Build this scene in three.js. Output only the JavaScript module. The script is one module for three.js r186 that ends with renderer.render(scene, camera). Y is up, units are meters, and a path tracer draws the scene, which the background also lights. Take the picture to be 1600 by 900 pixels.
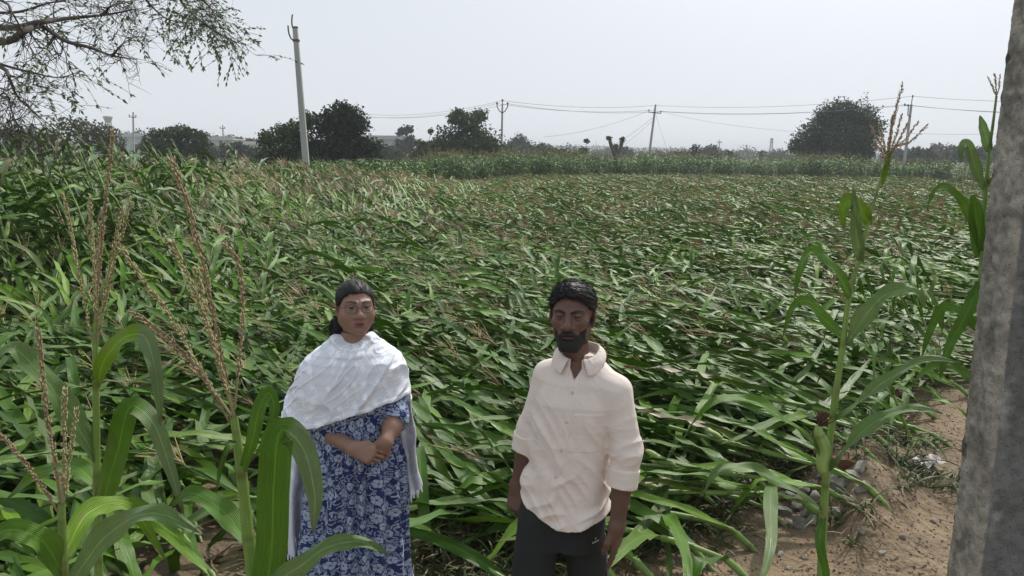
import * as THREE from 'three';
import { mergeGeometries } from 'three/addons/utils/BufferGeometryUtils.js';
import { FontLoader } from 'three/addons/loaders/FontLoader.js';
import { TextGeometry } from 'three/addons/geometries/TextGeometry.js';

// ---------------------------------------------------------------- camera, sky, sun, exposure
const scene = new THREE.Scene();
const camera = new THREE.PerspectiveCamera(42, 16 / 9, 0.1, 4000);
camera.position.set(0, 2.15, 0);
camera.rotation.order = 'YXZ';
camera.rotation.set(-10.2 * Math.PI / 180, 0, 0.72 * Math.PI / 180);
camera.updateMatrixWorld(true);
const renderer = new THREE.WebGLRenderer({ antialias: true });
renderer.toneMapping = THREE.LinearToneMapping;
renderer.toneMappingExposure = 1.16;
renderer.shadowMap.enabled = true;
const SUN = new THREE.Vector3(Math.sin(0.5) * Math.cos(0.84), Math.sin(0.84), -Math.cos(0.5) * Math.cos(0.84));
{ // hazy overcast-bright sky: pale grey, a little bluer overhead, a broad bright aureole round the sun
  const W = 512, H = 256, d = new Float32Array(W * H * 4);
  for (let r = 0; r < H; r++) for (let c = 0; c < W; c++) {
    const up = ((r + 0.5) / H - 0.5) * Math.PI, az = ((c + 0.5) / W - 0.5) * 2 * Math.PI;
    const x = Math.cos(az) * Math.cos(up), y = Math.sin(up), z = Math.sin(az) * Math.cos(up);
    const ang = Math.acos(Math.min(1, Math.max(-1, x * SUN.x + y * SUN.y + z * SUN.z))) * 180 / Math.PI;
    const h = Math.min(1, Math.max(0, y / 0.9)), k = Math.pow(h, 0.45), a = Math.exp(-Math.pow(ang / 24, 2)) * 1.6 + Math.exp(-Math.pow(ang / 60, 2)) * 0.1;
    const i = (r * W + c) * 4;
    d[i] = (0.675 - 0.15 * k) + a * 1.0; d[i + 1] = (0.70 - 0.105 * k) + a * 0.98; d[i + 2] = (0.735 - 0.07 * k) + a * 0.93; d[i + 3] = 1;
  }
  const t = new THREE.DataTexture(d, W, H, THREE.RGBAFormat, THREE.FloatType);
  t.mapping = THREE.EquirectangularReflectionMapping; t.magFilter = THREE.LinearFilter; t.needsUpdate = true;
  scene.background = t; scene.environment = t;
}
const sun = new THREE.DirectionalLight(new THREE.Color(1, 0.95, 0.86), 2.9);
sun.name = 'sun';
sun.position.copy(SUN).multiplyScalar(60); sun.castShadow = true; sun.shadow.radius = 5;
Object.assign(sun.shadow.camera, { left: -40, right: 40, top: 40, bottom: -40, near: 1, far: 200 });
sun.shadow.mapSize.set(2048, 2048);
scene.add(sun);
scene.fog = new THREE.FogExp2(new THREE.Color(0.76, 0.79, 0.83), 0.0008);

// ---------------------------------------------------------------- helpers
const rngOf = (a) => () => { a = (a + 0x6d2b79f5) | 0; let t = Math.imul(a ^ (a >>> 15), 1 | a); t = (t + Math.imul(t ^ (t >>> 7), 61 | t)) ^ t; return ((t ^ (t >>> 14)) >>> 0) / 4294967296; };
const V = (x, y, z) => new THREE.Vector3(x, y, z);
const lerp = (a, b, t) => a + (b - a) * t, clamp = (x, a = 0, b = 1) => Math.min(b, Math.max(a, x));
const sst = (a, b, x) => { const t = clamp((x - a) / (b - a)); return t * t * (3 - 2 * t); };
const PX = 450 / Math.tan(21 * Math.PI / 180);
function ray(px, py) { return V((px - 800) / PX, (450 - py) / PX, -1).applyQuaternion(camera.quaternion); }
function at(px, py, z) { const r = ray(px, py); return r.multiplyScalar(z / r.z).add(camera.position); }      // the point of that view ray at world depth z (negative)
function onGround(px, py, y = 0) { const r = ray(px, py); return r.multiplyScalar((y - 2.15) / r.y).add(camera.position); }
const hash3 = (x, y, z) => { let h = Math.imul(x, 374761393) + Math.imul(y, 668265263) + Math.imul(z, 1274126177) | 0; h = Math.imul(h ^ (h >>> 13), 1274126177); return ((h ^ (h >>> 16)) >>> 0) / 4294967296; };
function noise(x, y, z = 0) { // value noise, -1..1
  const X = Math.floor(x), Y = Math.floor(y), Z = Math.floor(z), f = x - X, g = y - Y, h = z - Z, u = f * f * (3 - 2 * f), v = g * g * (3 - 2 * g), w = h * h * (3 - 2 * h);
  const l = (a, b, t) => a + (b - a) * t;
  return 2 * l(l(l(hash3(X, Y, Z), hash3(X + 1, Y, Z), u), l(hash3(X, Y + 1, Z), hash3(X + 1, Y + 1, Z), u), v), l(l(hash3(X, Y, Z + 1), hash3(X + 1, Y, Z + 1), u), l(hash3(X, Y + 1, Z + 1), hash3(X + 1, Y + 1, Z + 1), u), v), w) - 1;
}
const fbm = (x, y, z = 0, o = 4) => { let s = 0, a = 0.5; for (let i = 0; i < o; i++, a *= 0.5, x *= 2.03, y *= 2.03, z *= 2.03) s += a * noise(x + i * 17.1, y - i * 9.3, z + i * 5.7); return s; };

const taken = new Map();
function numbered(name) { const n = taken.get(name) ?? 0; taken.set(name, n + 1); return n ? `${name}_${String(n).padStart(3, '0')}` : name; }
function tag(o, label, category, group, kind) {
  if (label) o.userData.label = label; if (category) o.userData.category = category;
  if (group) o.userData.group = group; if (kind) o.userData.kind = kind;
  return o;
}
function thing(name, label, category, pos, group) {
  const o = new THREE.Group(); o.name = numbered(name); scene.add(o);
  if (pos) o.position.copy(pos);
  return tag(o, label, category, group);
}
function part(name, geo, mat, parent, kind) {
  const m = new THREE.Mesh(geo, mat); m.name = parent ? name : numbered(name); m.castShadow = m.receiveShadow = true; (parent ?? scene).add(m);
  if (kind) m.userData.kind = kind;
  return m;
}
function shadows(o) { o.traverse((m) => { if (m.isMesh) m.castShadow = m.receiveShadow = true; }); return o; }

function geoOf(pos, idx, uv, col) {
  const g = new THREE.BufferGeometry();
  g.setAttribute('position', new THREE.Float32BufferAttribute(pos, 3));
  if (uv) g.setAttribute('uv', new THREE.Float32BufferAttribute(uv, 2));
  if (col) g.setAttribute('color', new THREE.Float32BufferAttribute(col, 3));
  g.setIndex(idx); g.computeVertexNormals();
  return g;
}
function paint(g, r, gg, b) { const n = g.attributes.position.count, c = new Float32Array(n * 3); for (let i = 0; i < n; i++) { c[i * 3] = r; c[i * 3 + 1] = gg; c[i * 3 + 2] = b; } g.setAttribute('color', new THREE.BufferAttribute(c, 3)); return g; }
function curve(pts, n) { // evenly sampled Catmull-Rom
  const c = new THREE.CatmullRomCurve3(pts, false, 'centripetal'), out = [];
  for (let i = 0; i <= n; i++) out.push(c.getPoint(i / n));
  return out;
}
// a tube through points with a radius each; closed ends
function tube(pts, radii, sides = 6, capEnds = true, vScale = 1) {
  const pos = [], uv = [], idx = [], n = pts.length, T = V(0, 0, 0), N = V(0, 0, 0), B = V(0, 0, 0); let len = 0;
  const ref = V(0.31, 0.2, 0.93);
  for (let i = 0; i < n; i++) {
    T.subVectors(pts[Math.min(n - 1, i + 1)], pts[Math.max(0, i - 1)]).normalize();
    if (i === 0) { N.crossVectors(T, Math.abs(T.dot(ref)) > 0.9 ? V(1, 0, 0) : ref).normalize(); } else N.addScaledVector(T, -N.dot(T)).normalize();
    B.crossVectors(T, N);
    if (i) len += pts[i].distanceTo(pts[i - 1]);
    const r = typeof radii === 'number' ? radii : Array.isArray(radii) ? radii[Math.min(i, radii.length - 1)] : radii(i / (n - 1), i);
    for (let j = 0; j <= sides; j++) {
      const a = j / sides * Math.PI * 2, c = Math.cos(a) * r, s = Math.sin(a) * r;
      pos.push(pts[i].x + N.x * c + B.x * s, pts[i].y + N.y * c + B.y * s, pts[i].z + N.z * c + B.z * s); uv.push(j / sides, len * vScale);
      if (i && j) { const a0 = (i - 1) * (sides + 1) + j - 1, b0 = a0 + sides + 1; idx.push(a0, a0 + 1, b0, a0 + 1, b0 + 1, b0); }
    }
  }
  if (capEnds) for (const e of [0, n - 1]) {
    const c = pos.length / 3; pos.push(pts[e].x, pts[e].y, pts[e].z); uv.push(0.5, len);
    for (let j = 0; j < sides; j++) { const a = e * (sides + 1) + j; e ? idx.push(c, a, a + 1) : idx.push(c, a + 1, a); }
  }
  return geoOf(pos, idx, uv);
}
function box(w, h, d, x = 0, y = 0, z = 0, ry = 0) { const g = new THREE.BoxGeometry(w, h, d); if (ry) g.rotateY(ry); g.translate(x, y, z); return g; }
// colour texture computed per texel: f(u, v) gives sRGB-linear triple (or a single grey)
function tex(w, h, f, colour = true, rep) {
  const d = new Uint8Array(w * h * 4), enc = (x) => { x = clamp(x); return colour ? Math.round(255 * (x <= 0.0031308 ? 12.92 * x : 1.055 * Math.pow(x, 1 / 2.4) - 0.055)) : Math.round(255 * x); };
  for (let y = 0; y < h; y++) for (let x = 0; x < w; x++) { const c = f((x + 0.5) / w, (y + 0.5) / h), i = (y * w + x) * 4, a = Array.isArray(c) ? c : [c, c, c]; d[i] = enc(a[0]); d[i + 1] = enc(a[1]); d[i + 2] = enc(a[2]); d[i + 3] = 255; }
  const t = new THREE.DataTexture(d, w, h, THREE.RGBAFormat); t.magFilter = t.minFilter = THREE.LinearFilter; t.wrapS = t.wrapT = THREE.RepeatWrapping; t.needsUpdate = true;
  if (colour) t.colorSpace = THREE.SRGBColorSpace;
  if (rep) t.repeat.set(rep[0], rep[1]);
  return t;
}
// tileable noise on a torus of period p cells
const tn = (u, v, p, s = 0) => { const x = u * p, y = v * p, X = Math.floor(x), Y = Math.floor(y), f = x - X, g = y - Y, a = f * f * (3 - 2 * f), b = g * g * (3 - 2 * g), m = (i) => ((i % p) + p) % p; return 2 * lerp(lerp(hash3(m(X), m(Y), s), hash3(m(X + 1), m(Y), s), a), lerp(hash3(m(X), m(Y + 1), s), hash3(m(X + 1), m(Y + 1), s), a), b) - 1; };
const tfbm = (u, v, p, o = 4, s = 0) => { let r = 0, a = 0.5; for (let i = 0; i < o; i++, a *= 0.5, p *= 2) r += a * tn(u, v, p, s + i); return r; };
const std = (o) => new THREE.MeshStandardMaterial(o), phy = (o) => new THREE.MeshPhysicalMaterial(o);
const RGB = (r, g, b) => new THREE.Color().setRGB(r, g, b);
// ---------------------------------------------------------------- ground
// the soil edge of the lodged crop, right of which the path-side earth lies bare
const EDGE = [[-0.6, -2.9], [0.55, -3.75], [1.5, -4.3], [2.6, -5.2], [3.9, -6.6], [6.5, -7.8], [16, -9]];
function edgeX(z) { for (let i = 1; i < EDGE.length; i++) if (z >= EDGE[i][1]) return lerp(EDGE[i - 1][0], EDGE[i][0], (z - EDGE[i - 1][1]) / (EDGE[i][1] - EDGE[i - 1][1])); return 60; }
function groundY(x, z) {
  const d = Math.hypot(x, z), near = 1 - sst(14, 30, d);
  let h = 0;
  if (near > 0) {
    const e = x - edgeX(Math.min(-2.95, z)), bare = sst(-0.1, 0.5, e) * near;
    const wx = x + 0.2 * fbm(x * 1.3, z * 1.3, 7, 2);
    h += bare * (0.03 * fbm(x * 2.2, z * 2.2, 1, 3) + 0.022 * fbm(x * 9, z * 9, 2, 3) + 0.011 * Math.abs(fbm(x * 26, z * 26, 3, 2)));
    const along = (z + 4.55) * 0.75 + (x - 2.32) * 0.15, across = (wx - 2.32) - (z + 4.55) * -0.25; // crumbled earth bund beside the pole
    h += 0.27 * Math.exp(-Math.pow(across / 0.26, 2)) * Math.exp(-Math.pow(along / 0.62, 2)) * (1 + 0.5 * fbm(x * 6, z * 6, 4, 3));
    h += near * (1 - bare) * 0.03 * fbm(x * 1.5, z * 1.5, 9, 2);
  }
  return h;
}
{
  const ax = (lo, hi, fine, grow, max) => { const o = [0]; let s = fine, p = 0; while (p < hi) { p += s; o.push(p); if (p > max) s *= grow; } const n = [0]; s = fine; p = 0; while (p < -lo) { p += s; n.push(p); if (p > max) s *= grow; } return [...n.slice(1).reverse().map((q) => -q), ...o]; };
  const xs = ax(-2500, 2500, 0.045, 1.16, 5.5), zs = ax(-3000, 60, 0.045, 1.16, 7.5).filter((z) => z < -1.6 || z > 7);
  const pos = [], uv = [], idx = [], col = [];
  for (let j = 0; j < zs.length; j++) for (let i = 0; i < xs.length; i++) {
    const x = xs[i], z = zs[j], far = -z;
    pos.push(x, groundY(x, z) - (Math.hypot(x, z) > 700 ? 0 : 0), z); uv.push(x, z);
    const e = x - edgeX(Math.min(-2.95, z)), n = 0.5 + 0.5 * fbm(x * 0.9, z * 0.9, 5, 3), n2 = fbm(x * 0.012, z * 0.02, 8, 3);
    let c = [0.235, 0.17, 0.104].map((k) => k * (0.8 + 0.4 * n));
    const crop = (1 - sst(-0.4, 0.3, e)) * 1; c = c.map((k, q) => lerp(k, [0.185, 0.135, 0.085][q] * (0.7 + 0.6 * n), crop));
    const g = sst(90, 130, far); c = c.map((k, q) => lerp(k, (n2 > 0.08 ? [0.2, 0.17, 0.09] : [0.09, 0.14, 0.045])[q], g));
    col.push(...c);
    if (i && j) { const a = (j - 1) * xs.length + i - 1, b = a + xs.length; idx.push(a, b, a + 1, a + 1, b, b + 1); }
  }
  const soil = tex(512, 512, (u, v) => { const f = 0.8 + 0.28 * tfbm(u, v, 8, 6, 3), g = tn(u, v, 90, 20) > 0.62 ? 1.22 : 1; return [f * g * 0.95, f * g * 0.94, f * g * 0.93]; });
  const soilB = tex(512, 512, (u, v) => 0.5 + 0.5 * tfbm(u, v, 16, 5, 40), false);
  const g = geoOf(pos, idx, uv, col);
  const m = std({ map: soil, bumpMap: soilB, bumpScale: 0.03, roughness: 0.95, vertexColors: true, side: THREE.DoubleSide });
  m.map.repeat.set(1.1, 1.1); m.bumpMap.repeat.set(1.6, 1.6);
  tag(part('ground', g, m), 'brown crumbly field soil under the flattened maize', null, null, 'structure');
}
// ---------------------------------------------------------------- maize
const leafTex = tex(128, 128, (u, v) => {
  const mid = Math.exp(-Math.pow((u - 0.5) / 0.035, 2)), vein = 0.5 + 0.5 * Math.cos(u * Math.PI * 2 * 14), fine = 0.06 * tn(u, v * 0.25, 64, 3), b = 0.6 + 0.05 * vein + fine + 0.05 * tfbm(u, v, 4, 3, 9);
  return [lerp(b, 1.0, mid * 0.85), lerp(b, 1.0, mid * 0.75), lerp(b, 0.95, mid * 0.9)];
});
const leafBump = tex(128, 64, (u, v) => { const mid = Math.exp(-Math.pow((u - 0.5) / 0.03, 2)); return 0.45 + 0.2 * Math.cos(u * Math.PI * 2 * 14) + 0.12 * tn(u, v * 0.5, 32, 5) - 0.3 * mid; }, false);
const leafMat = phy({ name: 'maize leaf', map: leafTex, bumpMap: leafBump, bumpScale: 0.0016, vertexColors: true, roughness: 0.36, transmission: 0.35, thickness: 0, side: THREE.DoubleSide, specularIntensity: 0.4 });
const heroLeafMat = phy({ name: 'near maize leaf', map: leafTex, bumpMap: leafBump, bumpScale: 0.0022, vertexColors: true, roughness: 0.55, transmission: 0.35, thickness: 0, side: THREE.DoubleSide, specularIntensity: 0.4 });
const leafFarMat = phy({ name: 'maize plant', map: leafTex, vertexColors: true, specularIntensity: 0.4, roughness: 0.5, transmission: 0.35, thickness: 0, side: THREE.DoubleSide });
const stalkTex = tex(64, 256, (u, v) => { const f = 0.82 + 0.14 * tn(u, v * 0.1, 32, 2) + 0.1 * tfbm(u, v, 4, 3, 6), n = Math.exp(-Math.pow((v % 0.25 - 0.02) / 0.012, 2)); return [f * lerp(1, 0.75, n), f * lerp(1, 0.62, n), f * lerp(1, 0.5, n)]; });
const stalkMat = std({ name: 'maize stalk', map: stalkTex, vertexColors: true, roughness: 0.5 });
const tasselMat = std({ name: 'maize tassel', vertexColors: true, roughness: 0.85, side: THREE.DoubleSide });
const silkMat = std({ name: 'maize silk', color: RGB(0.085, 0.035, 0.02), roughness: 0.9, side: THREE.DoubleSide });
const huskMat = std({ name: 'maize husk', map: stalkTex, color: RGB(0.3, 0.42, 0.12), roughness: 0.6 });

const GREENS = [[0.14, 0.305, 0.014], [0.1, 0.24, 0.013], [0.19, 0.355, 0.022], [0.15, 0.25, 0.055], [0.076, 0.185, 0.011]];
const greenOf = (rng) => { const a = GREENS[Math.floor(rng() * GREENS.length)], k = 0.85 + 0.35 * rng(); return a.map((c) => c * k); };
// one blade: grows along local +x from the origin, y up
function blade(o, rng) {
  const n = o.nv ?? 12, m = o.nu ?? 4, pos = [], uv = [], idx = [], col = [], c0 = o.green ?? greenOf(rng);
  let p = V(0, 0, 0); const ph = rng() * 9, fq = 5 + rng() * 5, kink = o.kink ?? 2, kinkA = o.kinkA ?? 1.2, dry = o.dry ?? (rng() < 0.012 ? 0.25 : rng() < 0.1 ? 0.78 : 1.05);
  for (let i = 0; i <= n; i++) {
    const t = i / n, s = Math.pow(t, o.pow ?? 1.1);
    let e = lerp(o.e0, o.e1, s); if (t > kink) e -= kinkA;
    const h = (o.h0 ?? 0) + (o.yaw ?? 0) * t * t + 0.15 * Math.sin(t * 4 + ph), roll = (o.roll ?? 0) + (o.twist ?? 0) * t;
    const T = V(Math.cos(e) * Math.cos(h), Math.sin(e), Math.cos(e) * Math.sin(h));
    if (i) p.addScaledVector(T, o.L / n);
    const S = V(-Math.sin(h), 0, Math.cos(h)), N = V(0, 0, 0).crossVectors(S, T).normalize(); if (N.y < 0 && Math.abs(e) < 1.5) N.negate();
    S.applyAxisAngle(T, roll); N.applyAxisAngle(T, roll);
    const w = o.W * 0.5 * Math.min(1, 0.5 + 2.2 * t) * Math.pow(Math.max(0.0004, 1 - Math.pow(t, 2.1)), 0.75);
    for (let j = 0; j <= m; j++) {
      const u = j / m * 2 - 1, lift = (o.vee ?? 0.28) * Math.abs(u) * w * (1 - 0.5 * t) + (o.wave ?? 0.012) * u * u * Math.sin(t * fq * 3 + ph + (u > 0 ? 1.7 : 0)) * Math.min(1, w / 0.02) + 0.006 * noise(u * 1.5 + ph, t * 9, ph);
      pos.push(p.x + S.x * u * w + N.x * lift, p.y + S.y * u * w + N.y * lift, p.z + S.z * u * w + N.z * lift); uv.push(0.5 + u / 2, t * o.L * 2);
      const d = sst(dry - 0.15, dry + 0.1, t + 0.06 * u * u); col.push(lerp(c0[0], 0.3, d), lerp(c0[1], 0.24, d), lerp(c0[2], 0.12, d));
      if (i && j) { const a = (i - 1) * (m + 1) + j - 1, b = a + m + 1; idx.push(a, a + 1, b, a + 1, b + 1, b); }
    }
  }
  return geoOf(pos, idx, uv, col);
}
// a blade along a given centreline; the face is turned towards `face` (a vector) and then rolled
function ribbon(pts, W, face, o = {}, rng = rngOf(1)) {
  const n = o.nv ?? 26, m = o.nu ?? 6, P = curve(pts, n), pos = [], uv = [], idx = [], col = [], c0 = o.green ?? greenOf(rng), ph = rng() * 9, T = V(0, 0, 0), S = V(0, 0, 0), N = V(0, 0, 0); let len = 0;
  for (let i = 0; i <= n; i++) {
    const t = i / n; T.subVectors(P[Math.min(n, i + 1)], P[Math.max(0, i - 1)]).normalize(); if (i) len += P[i].distanceTo(P[i - 1]);
    if (o.carry && i) S.addScaledVector(T, -S.dot(T)).normalize(); else S.crossVectors(T, face).normalize();
    N.crossVectors(S, T).normalize(); const s2 = S.clone(), n2 = N.clone(), rl = (o.roll ?? 0) + (o.twist ?? 0) * t; s2.applyAxisAngle(T, rl); n2.applyAxisAngle(T, rl);
    const w = W * 0.5 * Math.min(1, (o.base ?? 0.45) + 2.4 * t) * Math.pow(Math.max(0.0004, 1 - Math.pow(t, o.tip ?? 2.4)), 0.75);
    for (let j = 0; j <= m; j++) {
      const u = j / m * 2 - 1, lift = (o.vee ?? 0.22) * Math.abs(u) * w + (o.wave ?? 0.008) * u * u * Math.sin(t * 17 + ph + (u > 0 ? 2 : 0)) * Math.min(1, w / 0.02) + 0.004 * noise(u * 2 + ph, t * 8, ph);
      pos.push(P[i].x + s2.x * u * w + n2.x * lift, P[i].y + s2.y * u * w + n2.y * lift, P[i].z + s2.z * u * w + n2.z * lift); uv.push(0.5 + u / 2, len * 2); { const tp = sst(0.93, 1, t + 0.03 * noise(u * 3, ph)), sp = sst(0.62, 0.75, noise(u * 4 + ph, t * 22, ph)) * 0.6, d = Math.max(tp, sp), g2 = o.under ?? c0, q = t > (o.fold ?? 2) ? 1 : 0; col.push(lerp(lerp(c0[0], g2[0], q), 0.36, d), lerp(lerp(c0[1], g2[1], q), 0.3, d), lerp(lerp(c0[2], g2[2], q), 0.13, d)); }
      if (i && j) { const a = (i - 1) * (m + 1) + j - 1, b = a + m + 1; idx.push(a, a + 1, b, a + 1, b + 1, b); }
    }
  }
  return geoOf(pos, idx, uv, col);
}
const tone = (rng, r, g, b, v = 0.3) => { const k = 1 - v / 2 + v * rng(); return [r * k, g * k, b * k]; };
// a branched tassel from point p, along direction d; near = with spikelets
function tassel(p, d, o, rng) {
  const gs = [], up = V(0, 1, 0), side = V(0, 0, 0).crossVectors(d, Math.abs(d.y) > 0.9 ? V(1, 0, 0) : up).normalize();
  const branch = (q, dir, L, r, sag) => {
    const n = o.seg ?? 4, pts = [q.clone()]; let c = q.clone(), v = dir.clone();
    for (let i = 1; i <= n; i++) { v.y -= sag / n; v.normalize(); c = c.clone().addScaledVector(v, L / n); pts.push(c); }
    const cc = tone(rng, ...(o.colour ?? [0.34, 0.25, 0.13])); gs.push(paint(tube(pts, (t, i) => r * (1 - 0.6 * t) * (o.near && i % 2 ? 1.35 : 1), o.sides ?? 3, false), ...cc));
    if (o.near) { // spikelets in pairs along the branch
      const step = o.step ?? 0.011; for (let s = L * 0.08; s < L; s += step * (0.8 + 0.4 * rng())) for (let k = 0; k < 2; k++) {
        const f = s / L * n, i = Math.min(n - 1, Math.floor(f)), a = pts[i].clone().lerp(pts[i + 1], f - i), T = pts[i + 1].clone().sub(pts[i]).normalize(), w = V(rng() - 0.5, rng() - 0.5, rng() - 0.5); w.addScaledVector(T, -w.dot(T)).normalize();
        const l = 0.011 + 0.005 * rng(), hw = 0.0021, dd = T.clone().multiplyScalar(0.88).addScaledVector(w, 0.42).normalize(), sd = V(0, 0, 0).crossVectors(dd, w).normalize();
        a.addScaledVector(w, r * 0.5); const m1 = a.clone().addScaledVector(dd, l * 0.45), e = a.clone().addScaledVector(dd, l), c2 = tone(rng, ...(o.colour ?? [0.34, 0.25, 0.13]), 0.6);
        const q1 = m1.clone().addScaledVector(sd, hw), q2 = m1.clone().addScaledVector(sd, -hw), q3 = m1.clone().addScaledVector(w, hw);
        gs.push(paint(geoOf([...a, ...q1, ...q2, ...q3, ...e].flatMap((x) => x), [0, 1, 3, 0, 3, 2, 0, 2, 1, 4, 3, 1, 4, 2, 3, 4, 1, 2], [0, 0, 0, 0, 0, 0, 0, 0, 0, 0]), ...c2));
      }
    }
  };
  const L = o.L ?? 0.3, R = o.r ?? 0.004;
  branch(p, d, L, R * 1.25, o.sagMain ?? 0.1);
  for (let k = 0; k < (o.count ?? 9); k++) {
    const s = rng() * 0.3 * L, a = rng() * 6.283, sp = (o.spread ?? 0.55) * (0.6 + 0.7 * rng()), w = side.clone().applyAxisAngle(d, a);
    branch(p.clone().addScaledVector(d, s), d.clone().multiplyScalar(Math.cos(sp)).addScaledVector(w, Math.sin(sp)).normalize(), L * (0.5 + 0.35 * rng()), R, o.sag ?? 0.25);
  }
  return mergeGeometries(gs);
}
function ear(L, r, rng) { // husked cob along +x, with a fringe of flag husk tips
  const pts = [], rr = []; for (let i = 0; i <= 9; i++) { pts.push(V(L * i / 9, 0.006 * Math.sin(i), 0)); rr.push(r * Math.pow(Math.sin(Math.PI * (0.12 + 0.8 * i / 9)), 0.7)); }
  return tube(pts, rr, 9, true, 2);
}
function silk(L, rng, n = 16) {
  const gs = []; for (let k = 0; k < n; k++) { const pts = [V(0, 0, 0)]; let d = V(1, rng() * 1.4 - 0.7, rng() * 1.4 - 0.7).normalize(); for (let i = 0; i < 3; i++) { d.add(V(rng() - 0.5, rng() - 0.75, rng() - 0.5).multiplyScalar(0.8)).normalize(); pts.push(pts[i].clone().addScaledVector(d, L / 3)); } gs.push(tube(pts, (t) => 0.0042 * (1 - 0.7 * t), 3, false)); }
  return mergeGeometries(gs);
}
// pieces of one plant. kind: 'lodged' lies along +x, 'leaning' stands bent towards +x, 'upright' stands
function plantPieces(seed, kind, far) {
  const rng = rngOf(seed * 977 + 13), out = [], P = [V(0, -0.03, 0)], n = far ? 7 : 14, H = kind === 'lodged' ? 1.75 + 0.4 * rng() : 1.85 + 0.35 * rng();
  const lie = kind === 'lodged', lift = 0.25 + 0.4 * rng(), end = -0.05 + 0.5 * rng() * rng(), wob = (rng() - 0.5) * 0.7, bend = kind === 'leaning' ? 0.4 + 0.6 * rng() : 0.08 + 0.15 * rng(), ph = rng() * 6;
  let c = P[0].clone();
  for (let i = 1; i <= n; i++) {
    const t = i / n; let e = lie ? lerp(lift, 0.02, sst(0, 0.28, t)) + end * sst(0.65, 1, t) - 0.06 * sst(0.3, 0.6, t) : Math.PI / 2 - bend * Math.pow(t, 0.8);
    const h = wob * t + 0.1 * Math.sin(t * 7 + ph);
    c = c.clone().add(V(Math.cos(e) * Math.cos(h), Math.sin(e), Math.cos(e) * Math.sin(h)).multiplyScalar(H / n)); if (lie && c.y < 0.06) c.y = 0.06 + 0.03 * rng(); P.push(c);
  }
  const sc = tone(rng, 0.2, 0.29, 0.075), put = (name, geo, mat, sub) => out.push({ name, geo, mat, sub });
  put('stalk', paint(tube(P, (t) => lerp(0.0135, 0.006, t) * (1), far ? 4 : 7, false, 1.3), ...sc), stalkMat);
  const N = kind === 'leaning' ? 16 : far ? 10 : 11 + Math.floor(rng() * 2), pt = (f) => { const k = f * n, i = Math.min(n - 1, Math.floor(k)); return [P[i].clone().lerp(P[i + 1], k - i), P[i + 1].clone().sub(P[i]).normalize()]; };
  let sgn = 1;
  for (let k = 0; k < N; k++) {
    const f = lerp(lie ? 0.05 : 0.12, 0.9, (k + 0.4 * rng()) / N), [q, T] = pt(f); sgn = -sgn;
    const L = lerp(0.88, 1.25, rng()) * (1 - 0.35 * Math.pow(Math.abs(f - 0.5) * 2, 2)) * (kind === 'leaning' ? 0.95 : 1), W = (far ? 0.84 : 1) * lerp(0.056, 0.084, rng()) * (0.75 + 0.35 * Math.sin(f * 3));
    let az, e0, e1;
    if (lie) { az = sgn * lerp(0.05, 0.75, rng()); e0 = lerp(0.0, 0.55, rng()); e1 = lerp(0.12, -0.6, rng()); if (rng() < 0.16) { az += sgn * 1.1; } if (rng() < 0.12) { e0 += 0.5; e1 -= 0.5; } }
    else if (kind === 'leaning') { az = sgn * lerp(0.1, 2.2, rng()); e0 = lerp(0.2, 1.0, rng()); e1 = lerp(-0.9, -1.55, rng()); }
    else { az = sgn * 1.57 + (rng() - 0.5) * 1.2; e0 = lerp(0.7, 1.15, rng()); e1 = lerp(-0.4, -1.3, rng()); }
    const g = blade({ L, W, e0, e1, yaw: -az * 0.3 * rng(), roll: (rng() - 0.5) * (lie ? 1.1 : 0.6), twist: (rng() - 0.5) * 1.9, pow: lerp(0.7, 1.4, rng()), kink: rng() < 0.3 ? lerp(0.35, 0.7, rng()) : 2, kinkA: lerp(0.5, 1.2, rng()), wave: 0.008 + 0.008 * rng(), nv: far ? 8 : 13, nu: far ? 2 : 4 }, rng);
    g.rotateY(-az - Math.atan2(T.z, T.x) * (lie ? 1 : 0)); g.translate(q.x, q.y, q.z);
    put('leaf', g, leafMat);
    if (!far && k % 2 === 0) { // the sheath that wraps the stalk below the blade
      const f0 = Math.max(0.02, f - 0.07), seg = [0, 1, 2, 3].map((i) => pt(lerp(f0, f, i / 3))[0]); out[0].geo = mergeGeometries([out[0].geo, paint(tube(seg, (t) => lerp(0.0145, 0.0095, f) * (1.18 + 0.12 * t), 7, false, 1.3), sc[0] * 0.9, sc[1] * 1.0, sc[2] * 0.8)]);
    }
  }
  const [q, T] = pt(1); if (lie) T.y += (far ? 0.45 : 0.15) + 0.45 * rng(); T.normalize();
  if (kind !== 'leaning') put('tassel', tassel(q, T, far ? { count: far === 2 ? 15 : 7, seg: 2, r: far === 2 ? 0.0068 : 0.0058, L: 0.34, spread: 0.5, colour: [0.37, 0.31, 0.165] } : { count: 8, seg: 3, r: 0.0042, L: 0.32, spread: 0.5 }, rng), tasselMat);
  if (rng() < 0.6 || far) {
    const [a, D] = pt(0.46), z = sgn * 0.4; const m = new THREE.Matrix4().makeRotationFromQuaternion(new THREE.Quaternion().setFromUnitVectors(V(1, 0, 0), V(D.x, D.y + 0.25, D.z + z).normalize())).setPosition(a);
    if (!far) { put('ear', ear(0.2, 0.024, rng).applyMatrix4(m), huskMat); put('silk', silk(0.055, rng).applyMatrix4(new THREE.Matrix4().makeTranslation(0.19, 0, 0).premultiply(m)), silkMat, 'ear'); }
  }
  return out;
}
const strip = (g) => { const k = g.index ? g.toNonIndexed() : g.clone(); for (const n of Object.keys(k.attributes)) if (!['position', 'normal', 'uv', 'color'].includes(n)) k.deleteAttribute(n); return k; };
const mergeAll = (l) => mergeGeometries(l);
function midribUV(g) { const u = g.attributes.uv; for (let i = 0; i < u.count; i++) u.setX(i, 0.5); return g; }
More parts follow.
